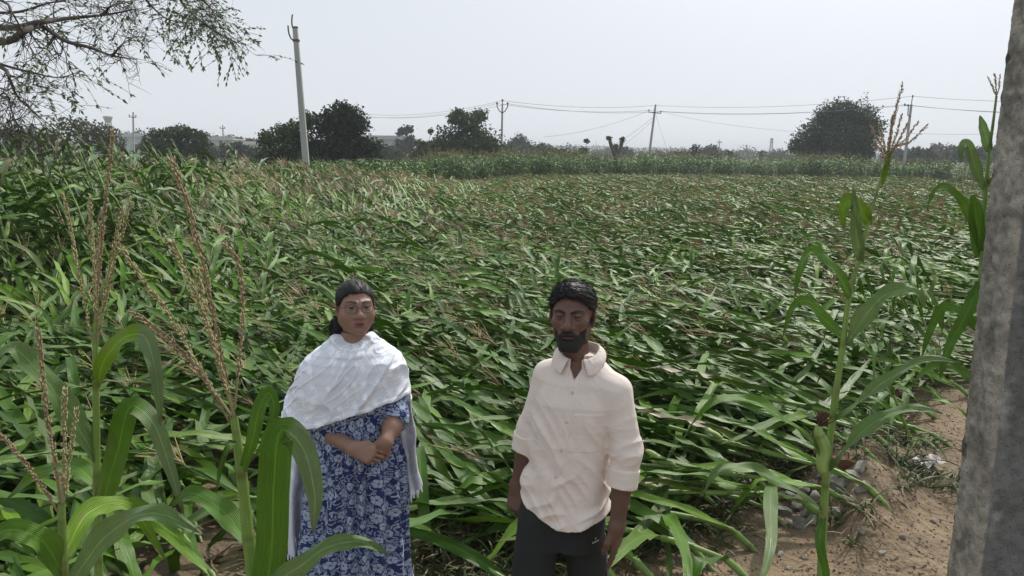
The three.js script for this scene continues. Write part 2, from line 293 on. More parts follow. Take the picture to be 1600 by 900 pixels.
function plantProto(seed, kind) { // a Group, not in the scene
  const root = new THREE.Group(); let earMesh;
  for (const p of plantPieces(seed, kind)) { const m = part(p.name, p.geo, p.mat, p.sub ? earMesh : root); if (p.name === 'ear') earMesh = m; }
  return root;
}
function clumpGeo(seed, kind, count, size, plantScale = 1, far = true) { // several far plants in one geometry
  const rng = rngOf(seed * 31 + 5), gs = [];
  for (let k = 0; k < count; k++) {
    const x = (rng() - 0.5) * size, z = (rng() - 0.5) * size, a = (rng() - 0.5) * (kind === 'upright' ? 6 : 0.9), s = plantScale * (0.85 + 0.3 * rng());
    for (const p of plantPieces(seed * 50 + k + 700, kind, far)) { const g = p.geo; if (p.name !== 'leaf') midribUV(g); g.scale(s, s, s); g.rotateY(a); g.translate(x, 0, z); gs.push(g); }
  }
  return mergeAll(gs);
}
const FALL = Math.atan2(0.5, -0.87); // heading of the fallen crop: away and to the left
const fallAt = (x, z) => FALL + 0.5 * fbm(x * 0.25, z * 0.25, 3, 2) + 0.12 * clamp(-z / 40);
// ---------------------------------------------------------------- the crop: individuals near, one mass beyond
const PEOPLE = [[0.24, -2.56, 0.42], [-0.63, -3.0, 0.48]];
const frontZ = (x) => (x < -1.05 ? -1.9 : x < -0.7 ? lerp(-1.9, -3.6, (x + 1.05) / 0.35) : x < 0.1 ? -4.0 : -3.15);
const inFrame = (x, z, m = 0.08) => { const p = V(x, 0.3, z).project(camera); return z < -0.5 && Math.abs(p.x) < 1 + m && p.y > -1 - m * 3 && p.y < 1.1; };
const tiltAt = (x, z) => 0.5 * sst(-2.2, -6.2, x + 0.1 * (z + 4)) * sst(-45, -25, z) + 0.015;
{
  const protos = []; for (let k = 0; k < 9; k++) protos.push(plantProto(k + 1, 'lodged'));
  const rng = rngOf(4021), cand = [];
  for (let gx = -9; gx < 12; gx += 0.33) for (let gz = -11.5; gz < -1.6; gz += 0.33) {
    const x = gx + (rng() - 0.5) * 0.4, z = gz + (rng() - 0.5) * 0.4, keep = rng();
    if (x > edgeX(Math.min(-2.95, z)) + (z > -4.1 ? 1.05 : z > -5.6 ? 0.75 : 0.3) + 0.2 * rng() || z > frontZ(x)) continue;
    const a = fallAt(x, z) + (rng() - 0.5) * 0.9, dx = Math.cos(a), dz = -Math.sin(a), mid = [x + dx * 0.9, z + dz * 0.9];
    if (!inFrame(mid[0], mid[1], 0.25) && !inFrame(x, z, 0.2)) continue;
    if (PEOPLE.some(([px, pz, r]) => { for (let s = -0.15; s < 2.2; s += 0.2) if (Math.hypot(x + dx * s - px, z + dz * s - pz) < r) return true; })) continue;
    cand.push({ x, z, a, d: Math.hypot(mid[0], mid[1]) });
  }
  cand.sort((p, q) => p.d - q.d);
  const near = cand.slice(0, 296), rest = cand.slice(296), seen = rngOf(91);
  let reach = near[near.length - 1].d;
  near.forEach((c, i) => {
    const o = protos[i % 9].clone(); o.name = numbered('lodged_maize_plant'); scene.add(o);
    o.position.set(c.x, groundY(c.x, c.z) + 0.02, c.z); o.rotation.order = 'YZX'; o.rotation.set((seen() - 0.5) * 0.5, c.a, tiltAt(c.x, c.z) * (0.5 + 0.9 * seen()) + 0.05 * (seen() - 0.5)); o.scale.setScalar(0.88 + 0.26 * seen());
    const sp = V(c.x + 0.7 * Math.cos(c.a), 0.25, c.z - 0.7 * Math.sin(c.a)).project(camera), u = (sp.x + 1) * 800, band = c.d < 4.6 ? 0 : c.d < 7 ? 1 : 2;
    const col = u < 300 ? 'under the tall near tassels' : u < 470 ? 'left of the woman' : u < 650 ? 'behind the woman' : u < 830 ? 'between the two people' : u < 1010 ? 'behind the man' : u < 1210 ? 'right of the man' : 'around the upright eared plant', dist = ['nearest the viewer', 'a few steps back', 'farther back'][band];
    tag(o, `maize plant blown flat ${dist}, ${col}`, 'maize plant', `fallen maize ${dist} ${col}`);
  });
  // beyond: one mass of the same plants
  const geos = [0, 1, 2, 3, 4, 5, 6].map((k) => clumpGeo(k + 2, 'lodged', 7, 1.3, 1, k > 3 ? 2 : true)), lists = geos.map(() => []), r2 = rngOf(77), M = new THREE.Matrix4(), Q = new THREE.Quaternion(), E = new THREE.Euler(0, 0, 0, 'YZX');
  for (let z = -6; z > -69; z -= lerp(0.92, 1.25, clamp((-z - 10) / 40))) for (let x = -62; x < 62; x += lerp(0.95, 1.3, clamp((-z - 10) / 40))) {
    const X = x + (r2() - 0.5) * 0.8, Z = z + (r2() - 0.5) * 0.8, k0 = Math.floor(r2() * 4), k = -Z + 9 * noise(X * 0.12, Z * 0.12, 5) > 17 ? 4 + (k0 % 3) : k0;
    if (Math.hypot(X, Z) < reach - 0.3 || X > edgeX(Z) - 0.4 || !inFrame(X, Z, 0.12)) continue;
    const s = 0.9 + 0.3 * r2(); E.set((r2() - 0.5) * 0.3, fallAt(X, Z) + (r2() - 0.5) * 0.5, tiltAt(X, Z) + (r2() - 0.5) * 0.09); Q.setFromEuler(E);
    lists[k].push(M.compose(V(X, groundY(X, Z) + 0.05, Z), Q, V(s, s * (0.75 + 0.4 * r2()), s)).clone());
  }
  const field = thing('lodged_maize_field', 'wide mass of wind-flattened maize with brownish tassels reaching to the far rows', 'maize crop'); field.userData.kind = 'stuff';
  const r3 = rngOf(5);
  lists.forEach((l, k) => { const im = new THREE.InstancedMesh(geos[k], leafFarMat, l.length); l.forEach((m, i) => { im.setMatrixAt(i, m); const b = 0.8 + 0.4 * r3(); const far = sst(10, 40, Math.hypot(m.elements[12], m.elements[14])); im.setColorAt(i, RGB(b * (0.95 + 0.15 * r3() + 0.15 * far), b * (1 + 0.1 * far), b * 0.92)); }); im.name = 'lodged_maize'; im.userData.kind = 'stuff'; im.castShadow = im.receiveShadow = true; field.add(im); });

  // standing but leaning plants on the left, running away from the viewer
  const lean = []; for (let k = 0; k < 5; k++) lean.push(plantProto(40 + k, 'leaning'));
  const line = [[-6.8, -7.4], [-5.0, -9.6], [-6.0, -14], [-7.6, -20], [-9.0, -27], [-7.4, -36], [-4.5, -47]], r4 = rngOf(12); let count = 0;
  const clumps = [0, 1].map((k) => clumpGeo(k + 20, 'leaning', 7, 1.3)), cl = [[], []];
  for (let i = 0; i < line.length - 1; i++) {
    const [ax, az] = line[i], [bx, bz] = line[i + 1], L = Math.hypot(bx - ax, bz - az), n = Math.round(L * (i < 2 ? 14 : i < 4 ? 7.5 : 1.5));
    for (let k = 0; k < n; k++) {
      const t = (k + r4()) / n, wide = i < 1 ? 1.6 : 3.6, small = k % 5 < 2, x = lerp(ax, bx, t) - Math.pow(r4(), 1.3) * wide + (small ? 0.5 * r4() : 0), z = lerp(az, bz, t) + (r4() - 0.5) + (small ? 0.9 * r4() : 0), gap = noise(x * 0.45, z * 0.3, 4);
      if (i > 0 && gap < -0.35) continue;
      if (!inFrame(x, z, 0.15)) continue;
      if (i < 4) {
        const o = lean[count++ % 5].clone(); o.name = numbered('leaning_maize_plant'); scene.add(o); o.position.set(x, 0, z); o.rotation.order = 'YZX'; o.rotation.set(0, fallAt(x, z) + (r4() - 0.5) * 0.9, -0.1 * r4()); o.scale.setScalar((small ? lerp(0.6, 0.85, r4()) : lerp(0.98, 1.18, r4())) * (i < 1 ? 1.0 : i < 3 ? 1.12 : 1.05));
        tag(o, i < 2 ? 'tall dark green maize plant still standing at the left edge, bent by wind' : 'half-standing maize plant in the leaning strip before the left pole', 'maize plant', i < 2 ? 'standing maize at the left edge' : 'leaning maize strip on the left');
      } else { E.set(0, fallAt(x, z), 0); cl[k % 2].push(M.compose(V(x, 0, z), Q.setFromEuler(E), V(1, 0.95, 1)).clone()); }
    }
  }
  // far upright rows
  const up = [0, 1].map((k) => clumpGeo(k + 30, 'upright', 8, 1.2)), ul = [[], []], row = [[-6, -47], [0, -60], [14, -74], [30, -74], [41, -64]], r5 = rngOf(66);
  for (let i = 0; i < row.length - 1; i++) {
    const [ax, az] = row[i], [bx, bz] = row[i + 1], L = Math.hypot(bx - ax, bz - az), n = Math.round(L * 5.5);
    for (let k = 0; k < n; k++) { const t = (k + r5()) / n, x = lerp(ax, bx, t) + (r5() - 0.5) * 1.5, z = lerp(az, bz, t) - r5() * 7; if (noise(x * 0.3, z * 0.2, 8) < -0.55) continue; E.set(0, r5() * 6, 0); const s = 0.85 + 0.25 * r5() - 0.12 * (noise(x * 0.2, 3) > 0.2); ul[k % 2].push(M.compose(V(x, 0, z), Q.setFromEuler(E), V(s, s, s)).clone()); }
  }
  const rows = thing('standing_maize_rows', 'far rows of upright green maize along the end of the field', 'maize crop'); rows.userData.kind = 'stuff';
  [[clumps[0], cl[0]], [clumps[1], cl[1]], [up[0], ul[0]], [up[1], ul[1]]].forEach(([g, l]) => { const im = new THREE.InstancedMesh(g, leafFarMat, l.length); l.forEach((m, i) => { im.setMatrixAt(i, m); const b = 0.85 + 0.4 * r5(); im.setColorAt(i, RGB(b * 0.9, b, b * 0.8)); }); im.name = 'standing_maize'; im.userData.kind = 'stuff'; im.castShadow = im.receiveShadow = true; rows.add(im); });
  console.log('near', near.length, 'reach', reach.toFixed(1), 'clumps', lists.map((l) => l.length).join(), 'leaning', count, 'far', ul[0].length + ul[1].length);
}
// ---------------------------------------------------------------- trees
const barkMat = std({ name: 'bark', color: RGB(0.1, 0.085, 0.07), roughness: 0.95 });
const crownMat = phy({ name: 'tree leaf', vertexColors: true, roughness: 0.8, specularIntensity: 0.25, transmission: 0.25, thickness: 0, side: THREE.DoubleSide });
// leaves spread through overlapping clumps; blobs: [x, y, z, r, squash]
function crownGeo(blobs, n, size, col, rng, spray = 0.15) {
  const pos = [], idx = [], cc = [], tot = blobs.reduce((s, b) => s + b[3] * b[3], 0);
  for (const b of blobs) {
    const m = Math.round(n * b[3] * b[3] / tot), tint = 0.8 + 0.4 * rng();
    for (let k = 0; k < m; k++) {
      const u = rng() * 2 - 1, a = rng() * 6.283, s = Math.sqrt(1 - u * u), ds = V(s * Math.cos(a), u, s * Math.sin(a));
      const lump = 0.78 + 0.5 * noise(ds.x * 2.3 + b[0], ds.y * 2.3 + b[1], ds.z * 2.3 + b[2]), rr = b[3] * lump * (rng() < spray ? 0.95 + 0.28 * rng() : Math.pow(rng(), 0.35)), q = V(b[0] + ds.x * rr, b[1] + ds.y * rr * (b[4] ?? 0.85), b[2] + ds.z * rr);
      if (q.y < 0.1) continue;
      const t1 = V(rng() - 0.5, rng() - 0.5, rng() - 0.5).normalize(), t2 = V(rng() - 0.5, rng() - 0.5, rng() - 0.5); t2.addScaledVector(t1, -t2.dot(t1)).normalize();
      const L = size * (0.6 + 0.8 * rng()), w = L * 0.36, i = pos.length / 3, g = tint * (0.75 + 0.5 * rng());
      for (const [x, y] of [[-1, 0], [0, -1], [1, 0], [0, 1]]) { pos.push(q.x + t1.x * x * L * 0.5 + t2.x * y * w, q.y + t1.y * x * L * 0.5 + t2.y * y * w, q.z + t1.z * x * L * 0.5 + t2.z * y * w); cc.push(col[0] * g, col[1] * g, col[2] * g); }
      idx.push(i, i + 1, i + 2, i, i + 2, i + 3);
    }
  }
  return geoOf(pos, idx, null, cc);
}
function limbs(blobs, fork, r0, rng, base = V(0, -0.1, 0)) { // trunk up to the fork, a limb to each clump
  const trunk = tube(curve([base, base.clone().lerp(fork, 0.5).add(V((rng() - 0.5) * r0, 0, (rng() - 0.5) * r0)), fork], 8), (t) => r0 * (1.25 - 0.5 * t), 8), ls = [];
  for (const b of blobs) { const e = V(b[0], b[1], b[2]), m = fork.clone().lerp(e, 0.5).add(V((rng() - 0.5) * 0.4, 0.2 * b[3], (rng() - 0.5) * 0.4)), c = curve([fork, m, e], 7); ls.push(tube(c, (t) => r0 * lerp(0.45, 0.1, t), 5)); for (let k = 0; k < 4; k++) { const a = rng() * 6.3, e2 = e.clone().add(V(Math.cos(a), 0.9 * rng() - 0.1, Math.sin(a)).multiplyScalar(b[3] * 0.95)); ls.push(tube(curve([m.clone().lerp(e, 0.4 + 0.5 * rng()), e.clone().lerp(e2, 0.5), e2], 5), (t) => r0 * lerp(0.13, 0.03, t), 4)); } }
  return [trunk, mergeGeometries(ls)];
}
function tree(name, label, px, z, o, group) { // o: half width, height, n leaves, size, colour, blobs (in units of half width / height)
  const rng = rngOf(o.seed ?? Math.round(px * 7 + z)), pos = at(px, 240, z); pos.y = 0;
  const t = thing(name, label, o.cat ?? 'tree', pos, group), B = o.blobs.map((b) => [b[0] * o.w, b[1] * o.h, (b[4] ?? (rng() - 0.5) * 0.8) * o.w, b[2] * o.w, b[3] ?? 0.85]);
  const [tr, lm] = limbs(B, V(0, o.fork ?? o.h * 0.2, 0), o.r ?? o.h * 0.03, rng);
  part('trunk', tr, barkMat, t); part('limbs', lm, barkMat, t); part('crown', crownGeo(B, o.n, o.size, o.c, rng, o.spray), crownMat, t);
  return t;
}
const DARK = [0.03, 0.046, 0.02], MID = [0.055, 0.08, 0.03], PALE = [0.11, 0.125, 0.06];
const dense = [[-0.6, 0.42, 0.42], [0.55, 0.4, 0.45], [0, 0.45, 0.6], [-0.3, 0.68, 0.42], [0.3, 0.7, 0.44], [0, 0.8, 0.36], [-0.72, 0.22, 0.28], [0.68, 0.2, 0.3], [0.1, 0.25, 0.5]];
tree('broad_tree', 'big dark round-crowned tree standing alone beyond the far maize', 1305, -98, { w: 6.4, h: 9.9, n: 30000, size: 0.27, c: [0.032, 0.056, 0.02], fork: 2.2, r: 0.4, spray: 0.12, seed: 5, blobs: [[-0.55, 0.42, 0.42, 0.85, 0.1], [0.55, 0.46, 0.44, 0.85, -0.1], [0, 0.5, 0.68, 0.85, 0.2], [-0.3, 0.66, 0.44, 0.85, 0.2], [0.32, 0.7, 0.44, 0.85, 0.2], [0.05, 0.8, 0.36, 0.85, 0], [-0.5, 0.24, 0.34, 0.85, 0.1], [0.5, 0.26, 0.34, 0.85, 0.1], [-0.15, 0.24, 0.5, 0.85, 0.3], [0.25, 0.26, 0.46, 0.85, 0.3], [-0.78, 0.34, 0.22, 0.85, 0], [0.7, 0.6, 0.26, 0.85, 0]] });
tree('bushy_tree', 'dense dark bushy tree right of the leaning concrete pole', 533, -48, { w: 2.75, h: 5.5, n: 19000, size: 0.17, c: DARK, fork: 0.7, r: 0.16, spray: 0.2, blobs: dense });
tree('bushy_tree', 'looser grey-green bush left of the leaning concrete pole', 450, -47, { w: 2.5, h: 5.0, n: 13000, size: 0.17, c: MID, fork: 0.6, r: 0.1, spray: 0.3, blobs: [[-0.4, 0.3, 0.45], [0.4, 0.35, 0.5], [0.1, 0.62, 0.42], [0.45, 0.8, 0.26], [-0.5, 0.55, 0.26], [0, 0.2, 0.5]] });
tree('field_tree', 'loose grey-green tree beside the pole with the forked cross-arm', 728, -76, { w: 4.2, h: 6.7, n: 12000, size: 0.26, c: MID, fork: 1.2, r: 0.17, spray: 0.35, blobs: [[-0.3, 0.4, 0.5], [0.35, 0.45, 0.5], [0.05, 0.68, 0.4], [0.3, 0.85, 0.24], [-0.2, 0.84, 0.22], [0.75, 0.3, 0.35], [-0.7, 0.3, 0.36]] });
tree('field_tree', 'low olive bush in front of the tree by the forked pole', 672, -74, { w: 2.2, h: 4.3, n: 6500, size: 0.23, c: PALE, fork: 0.6, r: 0.1, spray: 0.35, blobs: [[-0.5, 0.35, 0.5], [0.3, 0.4, 0.55], [-0.25, 0.62, 0.35], [0.4, 0.7, 0.3], [0.05, 0.95, 0.12]] });
tree('field_bush', 'low green bush right of the forked pole, above far maize', 880, -80, { w: 4.2, h: 3.2, n: 5200, size: 0.25, c: MID, fork: 0.4, r: 0.1, spray: 0.35, cat: 'bush', blobs: [[-0.55, 0.5, 0.34], [-0.1, 0.6, 0.3], [0.4, 0.45, 0.3], [0.75, 0.3, 0.3], [-0.8, 0.25, 0.3], [0.2, 0.3, 0.4]] });
tree('slim_tree', 'slim leaning young tree over the low green bush', 912, -80, { w: 0.9, h: 4.1, n: 900, size: 0.22, c: MID, fork: 0.8, r: 0.06, spray: 0.4, blobs: [[-0.5, 0.35, 0.7], [0, 0.62, 0.5], [0.35, 0.85, 0.35]] });
tree('field_bush', 'thin twiggy bush left of the far palm', 1056, -86, { w: 2.6, h: 3.6, n: 1800, size: 0.24, c: [0.1, 0.1, 0.075], fork: 0.4, r: 0.09, spray: 0.6, cat: 'bush', blobs: [[-0.6, 0.4, 0.4], [0.1, 0.5, 0.45], [0.6, 0.55, 0.36], [0.75, 0.8, 0.2]] });
tree('round_tree', 'small blue-grey domed tree far behind the small pole', 1110, -190, { w: 3.4, h: 5.0, n: 2600, size: 0.5, c: DARK, fork: 1.5, r: 0.2, blobs: [[-0.45, 0.5, 0.5], [0.4, 0.52, 0.5], [0, 0.68, 0.5], [0, 0.4, 0.6]] });
tree('round_tree', 'blue-grey domed tree right behind the forked pole', 812, -180, { w: 4.4, h: 6.8, n: 3000, size: 0.5, c: DARK, fork: 1.5, r: 0.2, blobs: [[-0.45, 0.5, 0.5], [0.4, 0.5, 0.5], [0, 0.7, 0.5], [0.2, 0.4, 0.6]] });
tree('round_tree', 'small hazy tree just right of the pollarded stump', 976, -210, { w: 3.0, h: 4.6, n: 1500, size: 0.55, c: DARK, fork: 1.2, r: 0.2, blobs: [[-0.35, 0.5, 0.5], [0.4, 0.55, 0.5], [0, 0.7, 0.45]] });
tree('round_tree', 'hazy upright tree beside the long low building', 634, -150, { w: 2.6, h: 8.0, n: 2400, size: 0.45, c: DARK, fork: 1.8, r: 0.2, blobs: [[-0.2, 0.4, 0.7], [0.3, 0.5, 0.6], [-0.2, 0.75, 0.5], [0.3, 0.8, 0.45]] });
const flat = [[-0.6, 0.5, 0.42, 0.7, 0.1], [0, 0.58, 0.52, 0.7, 0], [0.6, 0.52, 0.44, 0.7, 0.1], [-0.35, 0.3, 0.6, 0.8, 0.2], [0.35, 0.3, 0.6, 0.8, 0.2], [-0.8, 0.22, 0.4, 0.8, 0], [0.8, 0.22, 0.4, 0.8, 0]];
tree('acacia_tree', 'flat-topped thorny tree left of the second small pole', 278, -62, { w: 2.9, h: 4.7, n: 9000, size: 0.2, c: MID, fork: 0.8, r: 0.12, spray: 0.4, blobs: [...flat, [0.1, 0.74, 0.42, 0.5, 0], [0.5, 0.7, 0.36, 0.5, 0], [-0.45, 0.7, 0.34, 0.5, 0]] });
tree('acacia_tree', 'thin brownish thorny tree at the left behind the drooping branch', 128, -52, { w: 3.1, h: 4.6, n: 6500, size: 0.19, c: [0.095, 0.1, 0.055], fork: 0.8, r: 0.11, spray: 0.5, blobs: [...flat, [-0.1, 0.78, 0.44, 0.5, 0], [0.5, 0.7, 0.38, 0.5, 0]] });
tree('acacia_tree', 'low scrubby tree at the far left edge of the view', 20, -58, { w: 3.6, h: 4.4, n: 7000, size: 0.22, c: MID, fork: 0.8, r: 0.11, spray: 0.4, blobs: flat });
const farSpots = [[60, 190, 6, 7.4], [330, 210, 5, 6.6], [360, 190, 5, 5.8], [395, 200, 4, 5.4], [225, 215, 8, 7.2], [1440, 150, 4, 4.3], [1475, 170, 5.2, 5.6], [1510, 150, 4.4, 4.6], [1548, 170, 5, 5.2], [1405, 190, 4, 4.6], [1215, 260, 4, 3.8], [570, 175, 4, 6.2], [850, 240, 5, 5.4], [1250, 280, 5, 4.2]];
farSpots.forEach(([px, z, w, h], i) => tree('distant_tree', ['distant hazy tree at the far left behind the white house', 'distant hazy tree above the pale house with dark windows', 'distant hazy tree right of the second small pole', 'lowest distant tree before the grey-green bush', 'distant hazy tree mass behind the left small pole', 'distant low tree right of the far right pole', 'distant brownish bare-topped tree in the right tree line', 'distant tree between the bare-topped tree and the big trunk post', 'rightmost distant tree beside the rough concrete post', 'distant low tree between the broad tree and the right pole', 'tiny distant tree by the right-hand palm', 'distant tree behind the dense bushy tree', 'distant tree behind the low green bush', 'tiny distant tree left of the broad tree'][i], px, -z, { w, h, n: 1500, size: 0.6, c: i === 6 ? [0.13, 0.11, 0.09] : i % 2 ? DARK : MID, fork: 1.4, r: 0.22, spray: 0.3, seed: 300 + i, blobs: [[-0.55, 0.42, 0.45], [0.5, 0.45, 0.45], [0, 0.6, 0.5], [-0.2, 0.8, 0.28], [0.35, 0.76, 0.26]] }));
[[318, 118, 3.2, 3.6, 'low bush before the house with dark windows'], [372, 112, 3.4, 3.3, 'low bush before the pale wall-like shed'], [238, 120, 2.6, 3.9, 'low bush right of the thin left pole'], [76, 105, 4, 4.0, 'dark low bush below the drooping branch on the left'], [604, 110, 3, 3.0, 'low bush before the long grey building']].forEach(([px, z, w, h, l], i) => tree('field_bush', l, px, -z, { w, h, n: 3600, size: 0.34, c: i % 2 ? DARK : MID, fork: 0.5, r: 0.1, spray: 0.3, cat: 'bush', seed: 640 + i, blobs: [[-0.55, 0.45, 0.45], [0, 0.55, 0.5], [0.55, 0.42, 0.45], [0.2, 0.75, 0.3], [-0.25, 0.72, 0.3]] }));
// the pollarded stump
{
  const t = thing('pollarded_tree', 'dark pollarded tree stump with thick clubbed arms', 'tree', at(962, 240, -72).setY(0)), rng = rngOf(3), gs = [];
  part('trunk', tube(curve([V(0, -0.1, 0), V(0.05, 1, 0), V(-0.02, 1.9, 0)], 6), (t) => 0.24 - 0.05 * t, 8), barkMat, t);
  for (const [a, b, c, d] of [[-0.35, 2.6, -0.68, 3.75], [0.1, 2.4, 0.0, 3.1], [0.4, 2.7, 0.6, 3.7], [-0.1, 2.3, -0.2, 2.9]]) { const p = curve([V(0, 1.8, 0), V(a, b, 0.1), V(c, d, 0)], 9); part('limb', tube(p, (t) => 0.17 * (1 + 0.35 * noise(t * 7, c * 9)), 7), barkMat, t); }
  part('crown', crownGeo([[-0.66, 3.6, 0, 0.28], [0.58, 3.5, 0, 0.32], [0.02, 2.9, 0, 0.22]], 260, 0.2, [0.07, 0.06, 0.04], rng, 0.3), crownMat, t);
}
// palms
[[1140, 92, 2.9, 'small palm left of the gap in the far trees'], [1189, 120, 3.1, 'second small palm nearer the broad tree']].forEach(([px, d, h, label], i) => {
  const t = thing('palm_tree', label, 'palm', at(px, 240, -d).setY(0)), rng = rngOf(60 + i), gs = [];
  part('trunk', tube(curve([V(0, -0.1, 0), V(0.03, h * 0.5, 0), V(0, h * 0.8, 0)], 6), 0.16, 7), barkMat, t);
  for (let k = 0; k < 26; k++) { const g = blade({ L: 1.5, W: 0.26, e0: lerp(-0.3, 1.4, rng()), e1: -0.9, green: MID, nv: 6, nu: 2, vee: 0.5, dry: 2 }, rng); g.rotateY(rng() * 6.3); g.translate(0, h * 0.8, 0); gs.push(g); }
  part('crown', mergeGeometries(gs), crownMat, t);
});
// ---------------------------------------------------------------- neem tree whose branches hang into the upper left
{
  const t = thing('overhanging_tree', 'tree with bare dark branches and small leaflets hanging into the upper left', 'tree', V(-6.9, 0, -5.2)), rng = rngOf(2024), O = t.position, loc = (px, py, z) => at(px, py, z).sub(O);
  const br = std({ name: 'neem bark', color: RGB(0.085, 0.07, 0.06), roughness: 0.9 }), lf = phy({ name: 'neem leaf', vertexColors: true, roughness: 0.55, transmission: 0.35, thickness: 0, side: THREE.DoubleSide });
  const fork = V(0.5, 3.1, -0.4);
  part('trunk', tube(curve([V(0, -0.2, 0), V(0.1, 1.5, 0), fork], 12), (t) => 0.2 - 0.06 * t + 0.05 * Math.pow(1 - t, 4), 10), br, t);
  const leafs = [], lc = [], li = [], twigs = [];
  const leaflet = (p, d, L) => { const s = V(rng() - 0.5, rng() - 0.7, rng() - 0.5); s.addScaledVector(d, -s.dot(d)).normalize(); const w = L * 0.17, i = leafs.length / 3, g = 0.7 + 0.6 * rng(), yel = rng() < 0.3 ? 1.5 : 1; for (const [a, b] of [[0, 0], [0.45, -1], [1, 0.15], [0.5, 1]]) { leafs.push(p.x + d.x * a * L + s.x * b * w, p.y + d.y * a * L + s.y * b * w, p.z + d.z * a * L + s.z * b * w); lc.push(0.075 * g * yel, 0.12 * g * (yel > 1 ? 1.3 : 1), 0.035 * g); } li.push(i, i + 1, i + 2, i, i + 2, i + 3); };
  const frond = (p, d, L) => { const n = 5, c = [p]; let v = d.clone(); for (let i = 0; i < n; i++) { v.y -= 0.06; v.normalize(); c.push(c[i].clone().addScaledVector(v, L / n)); } twigs.push(tube(c, 0.0016, 3, false)); for (let i = 1; i <= n; i++) for (const s of [-1, 1]) if (rng() < 0.7) { const side = V(v.z, 0.1 - 0.5 * rng(), -v.x).multiplyScalar(s).addScaledVector(v, 0.55).normalize(); leaflet(c[i], side, 0.036 + 0.016 * rng()); } leaflet(c[n], v, 0.05); };
  const twig = (p, d, L, r, depth, leafy) => {
    const n = 5, c = [p]; let v = d.clone(); for (let i = 0; i < n; i++) { v.add(V(rng() - 0.5, rng() - 0.5, rng() - 0.5).multiplyScalar(0.55)); v.y -= 0.02; v.normalize(); c.push(c[i].clone().addScaledVector(v, L / n)); }
    twigs.push(tube(c, (t) => r * (1 - 0.65 * t), 5, false));
    if (depth > 0) for (let k = 0; k < 3; k++) { const i = 1 + Math.floor(rng() * n), w = V(rng() - 0.5, rng() - 0.6, rng() - 0.5).normalize(); twig(c[i], v.clone().multiplyScalar(0.9).addScaledVector(w, 0.9).normalize(), L * lerp(0.45, 0.75, rng()), r * 0.6, depth - 1, leafy); }
    if (rng() < leafy * 0.5) { const m = 1; for (let k = 0; k < m; k++) frond(c[n - (k % 3)], V(v.x + rng() - 0.5, v.y - 0.2 * rng() - 0.1, v.z + rng() - 0.5).normalize(), 0.13 + 0.1 * rng()); }
  };
  const L = [ // main boughs: pixels on the photograph give their course, at 5 to 7 m
    [[[0, 43], [60, 35], [112, 28], [165, 23], [215, 14]], -5.6, 0.03, 0.35], [[[0, 65], [36, 50], [65, 41], [100, 63], [140, 74], [176, 87], [214, 93]], -5.4, 0.03, 0.35], [[[0, 104], [14, 122], [28, 152], [52, 174], [88, 204]], -5.2, 0.017, 0.8],
    [[[0, 100], [50, 113], [92, 121], [125, 112]], -5.3, 0.013, 0.7], [[[60, -60], [200, -30], [235, 8], [262, 30], [302, 37]], -6.2, 0.02, 0.9], [[[120, -80], [250, -40], [292, 14], [326, 42], [360, 62], [382, 70]], -6.4, 0.02, 1.0], [[[0, 0], [20, 22], [40, 60], [55, 90]], -5.0, 0.012, 0.6], [[[-20, 150], [8, 146], [20, 178], [30, 205]], -5.1, 0.01, 0.95], [[[0, 20], [80, 4], [150, -8]], -5.8, 0.018, 0.6], [[[176, 87], [190, 70], [212, 56]], -5.4, 0.008, 0.2], [[[165, 20], [172, 10], [195, 2]], -5.6, 0.01, 0.5], [[[-30, 190], [-5, 200], [12, 190], [30, 185]], -5.0, 0.008, 0.2], [[[270, -30], [310, -5], [330, 14], [345, 40]], -6.4, 0.012, 1.0]];
  for (const [px, z, r, leafy] of L) {
    const pts = px.map(([x, y], i) => loc(x, y, z + 0.25 * Math.sin(i * 2.1))), own = pts[0].x < -1 || px[0][0] < 130; if (px[0][0] <= 130 && px[0][1] < 150 || px[0][0] < 0) pts.unshift(fork.clone(), fork.clone().lerp(pts[0], 0.5).add(V(0, 0.25, 0)));
    const c = curve(pts, 26); part('branch', tube(c, (t) => Math.max(0.003, r * 0.66 * (1.7 - 1.55 * t)), 7), br, t);
    const from = pts.length > px.length ? 10 : 2;
    for (let i = from; i <= 26; i++) { const d = c[Math.min(26, i + 1)].clone().sub(c[i - 1]).normalize(), m = leafy > 0.85 ? 2 : rng() < 0.75 ? 1 : 2; for (let k = 0; k < m; k++) { const w = V(rng() - 0.5, rng() - 0.62, rng() - 0.5).normalize(); twig(c[i], d.clone().multiplyScalar(0.8).addScaledVector(w, 1).normalize(), lerp(0.1, 0.3, rng()) * (z < -6 ? 0.8 : 1), Math.max(0.0028, r * 0.3 * (1.1 - i / 30)), 1, leafy * 0.75); } }
  }
  part('twigs', mergeGeometries(twigs.map((g) => strip(g))), br, t, 'stuff');
  part('leaves', geoOf(leafs, li, null, lc), lf, t, 'stuff');
}
// ---------------------------------------------------------------- poles and wires
const concMat = std({ name: 'pole concrete', map: tex(128, 128, (u, v) => { const f = 0.36 + 0.1 * tfbm(u, v, 4, 5, 2); return [f, f * 0.99, f * 0.95]; }), roughness: 0.9 });
const ironMat = std({ name: 'iron', color: RGB(0.08, 0.07, 0.065), roughness: 0.6, metalness: 0.4 }), wireMat = std({ name: 'wire', color: RGB(0.1, 0.1, 0.11), roughness: 0.6 }), porcMat = std({ name: 'insulator', color: RGB(0.1, 0.05, 0.04), roughness: 0.25 });
function poleShaft(h, w0, w1, d0, d1) { const g = new THREE.BoxGeometry(1, 1, 1, 1, 8, 1), p = g.attributes.position; for (let i = 0; i < p.count; i++) { const t = p.getY(i) + 0.5; p.setXYZ(i, p.getX(i) * lerp(w0, w1, t), t * h, p.getZ(i) * lerp(d0, d1, t)); } g.computeVertexNormals(); return g; }
const tips = {};
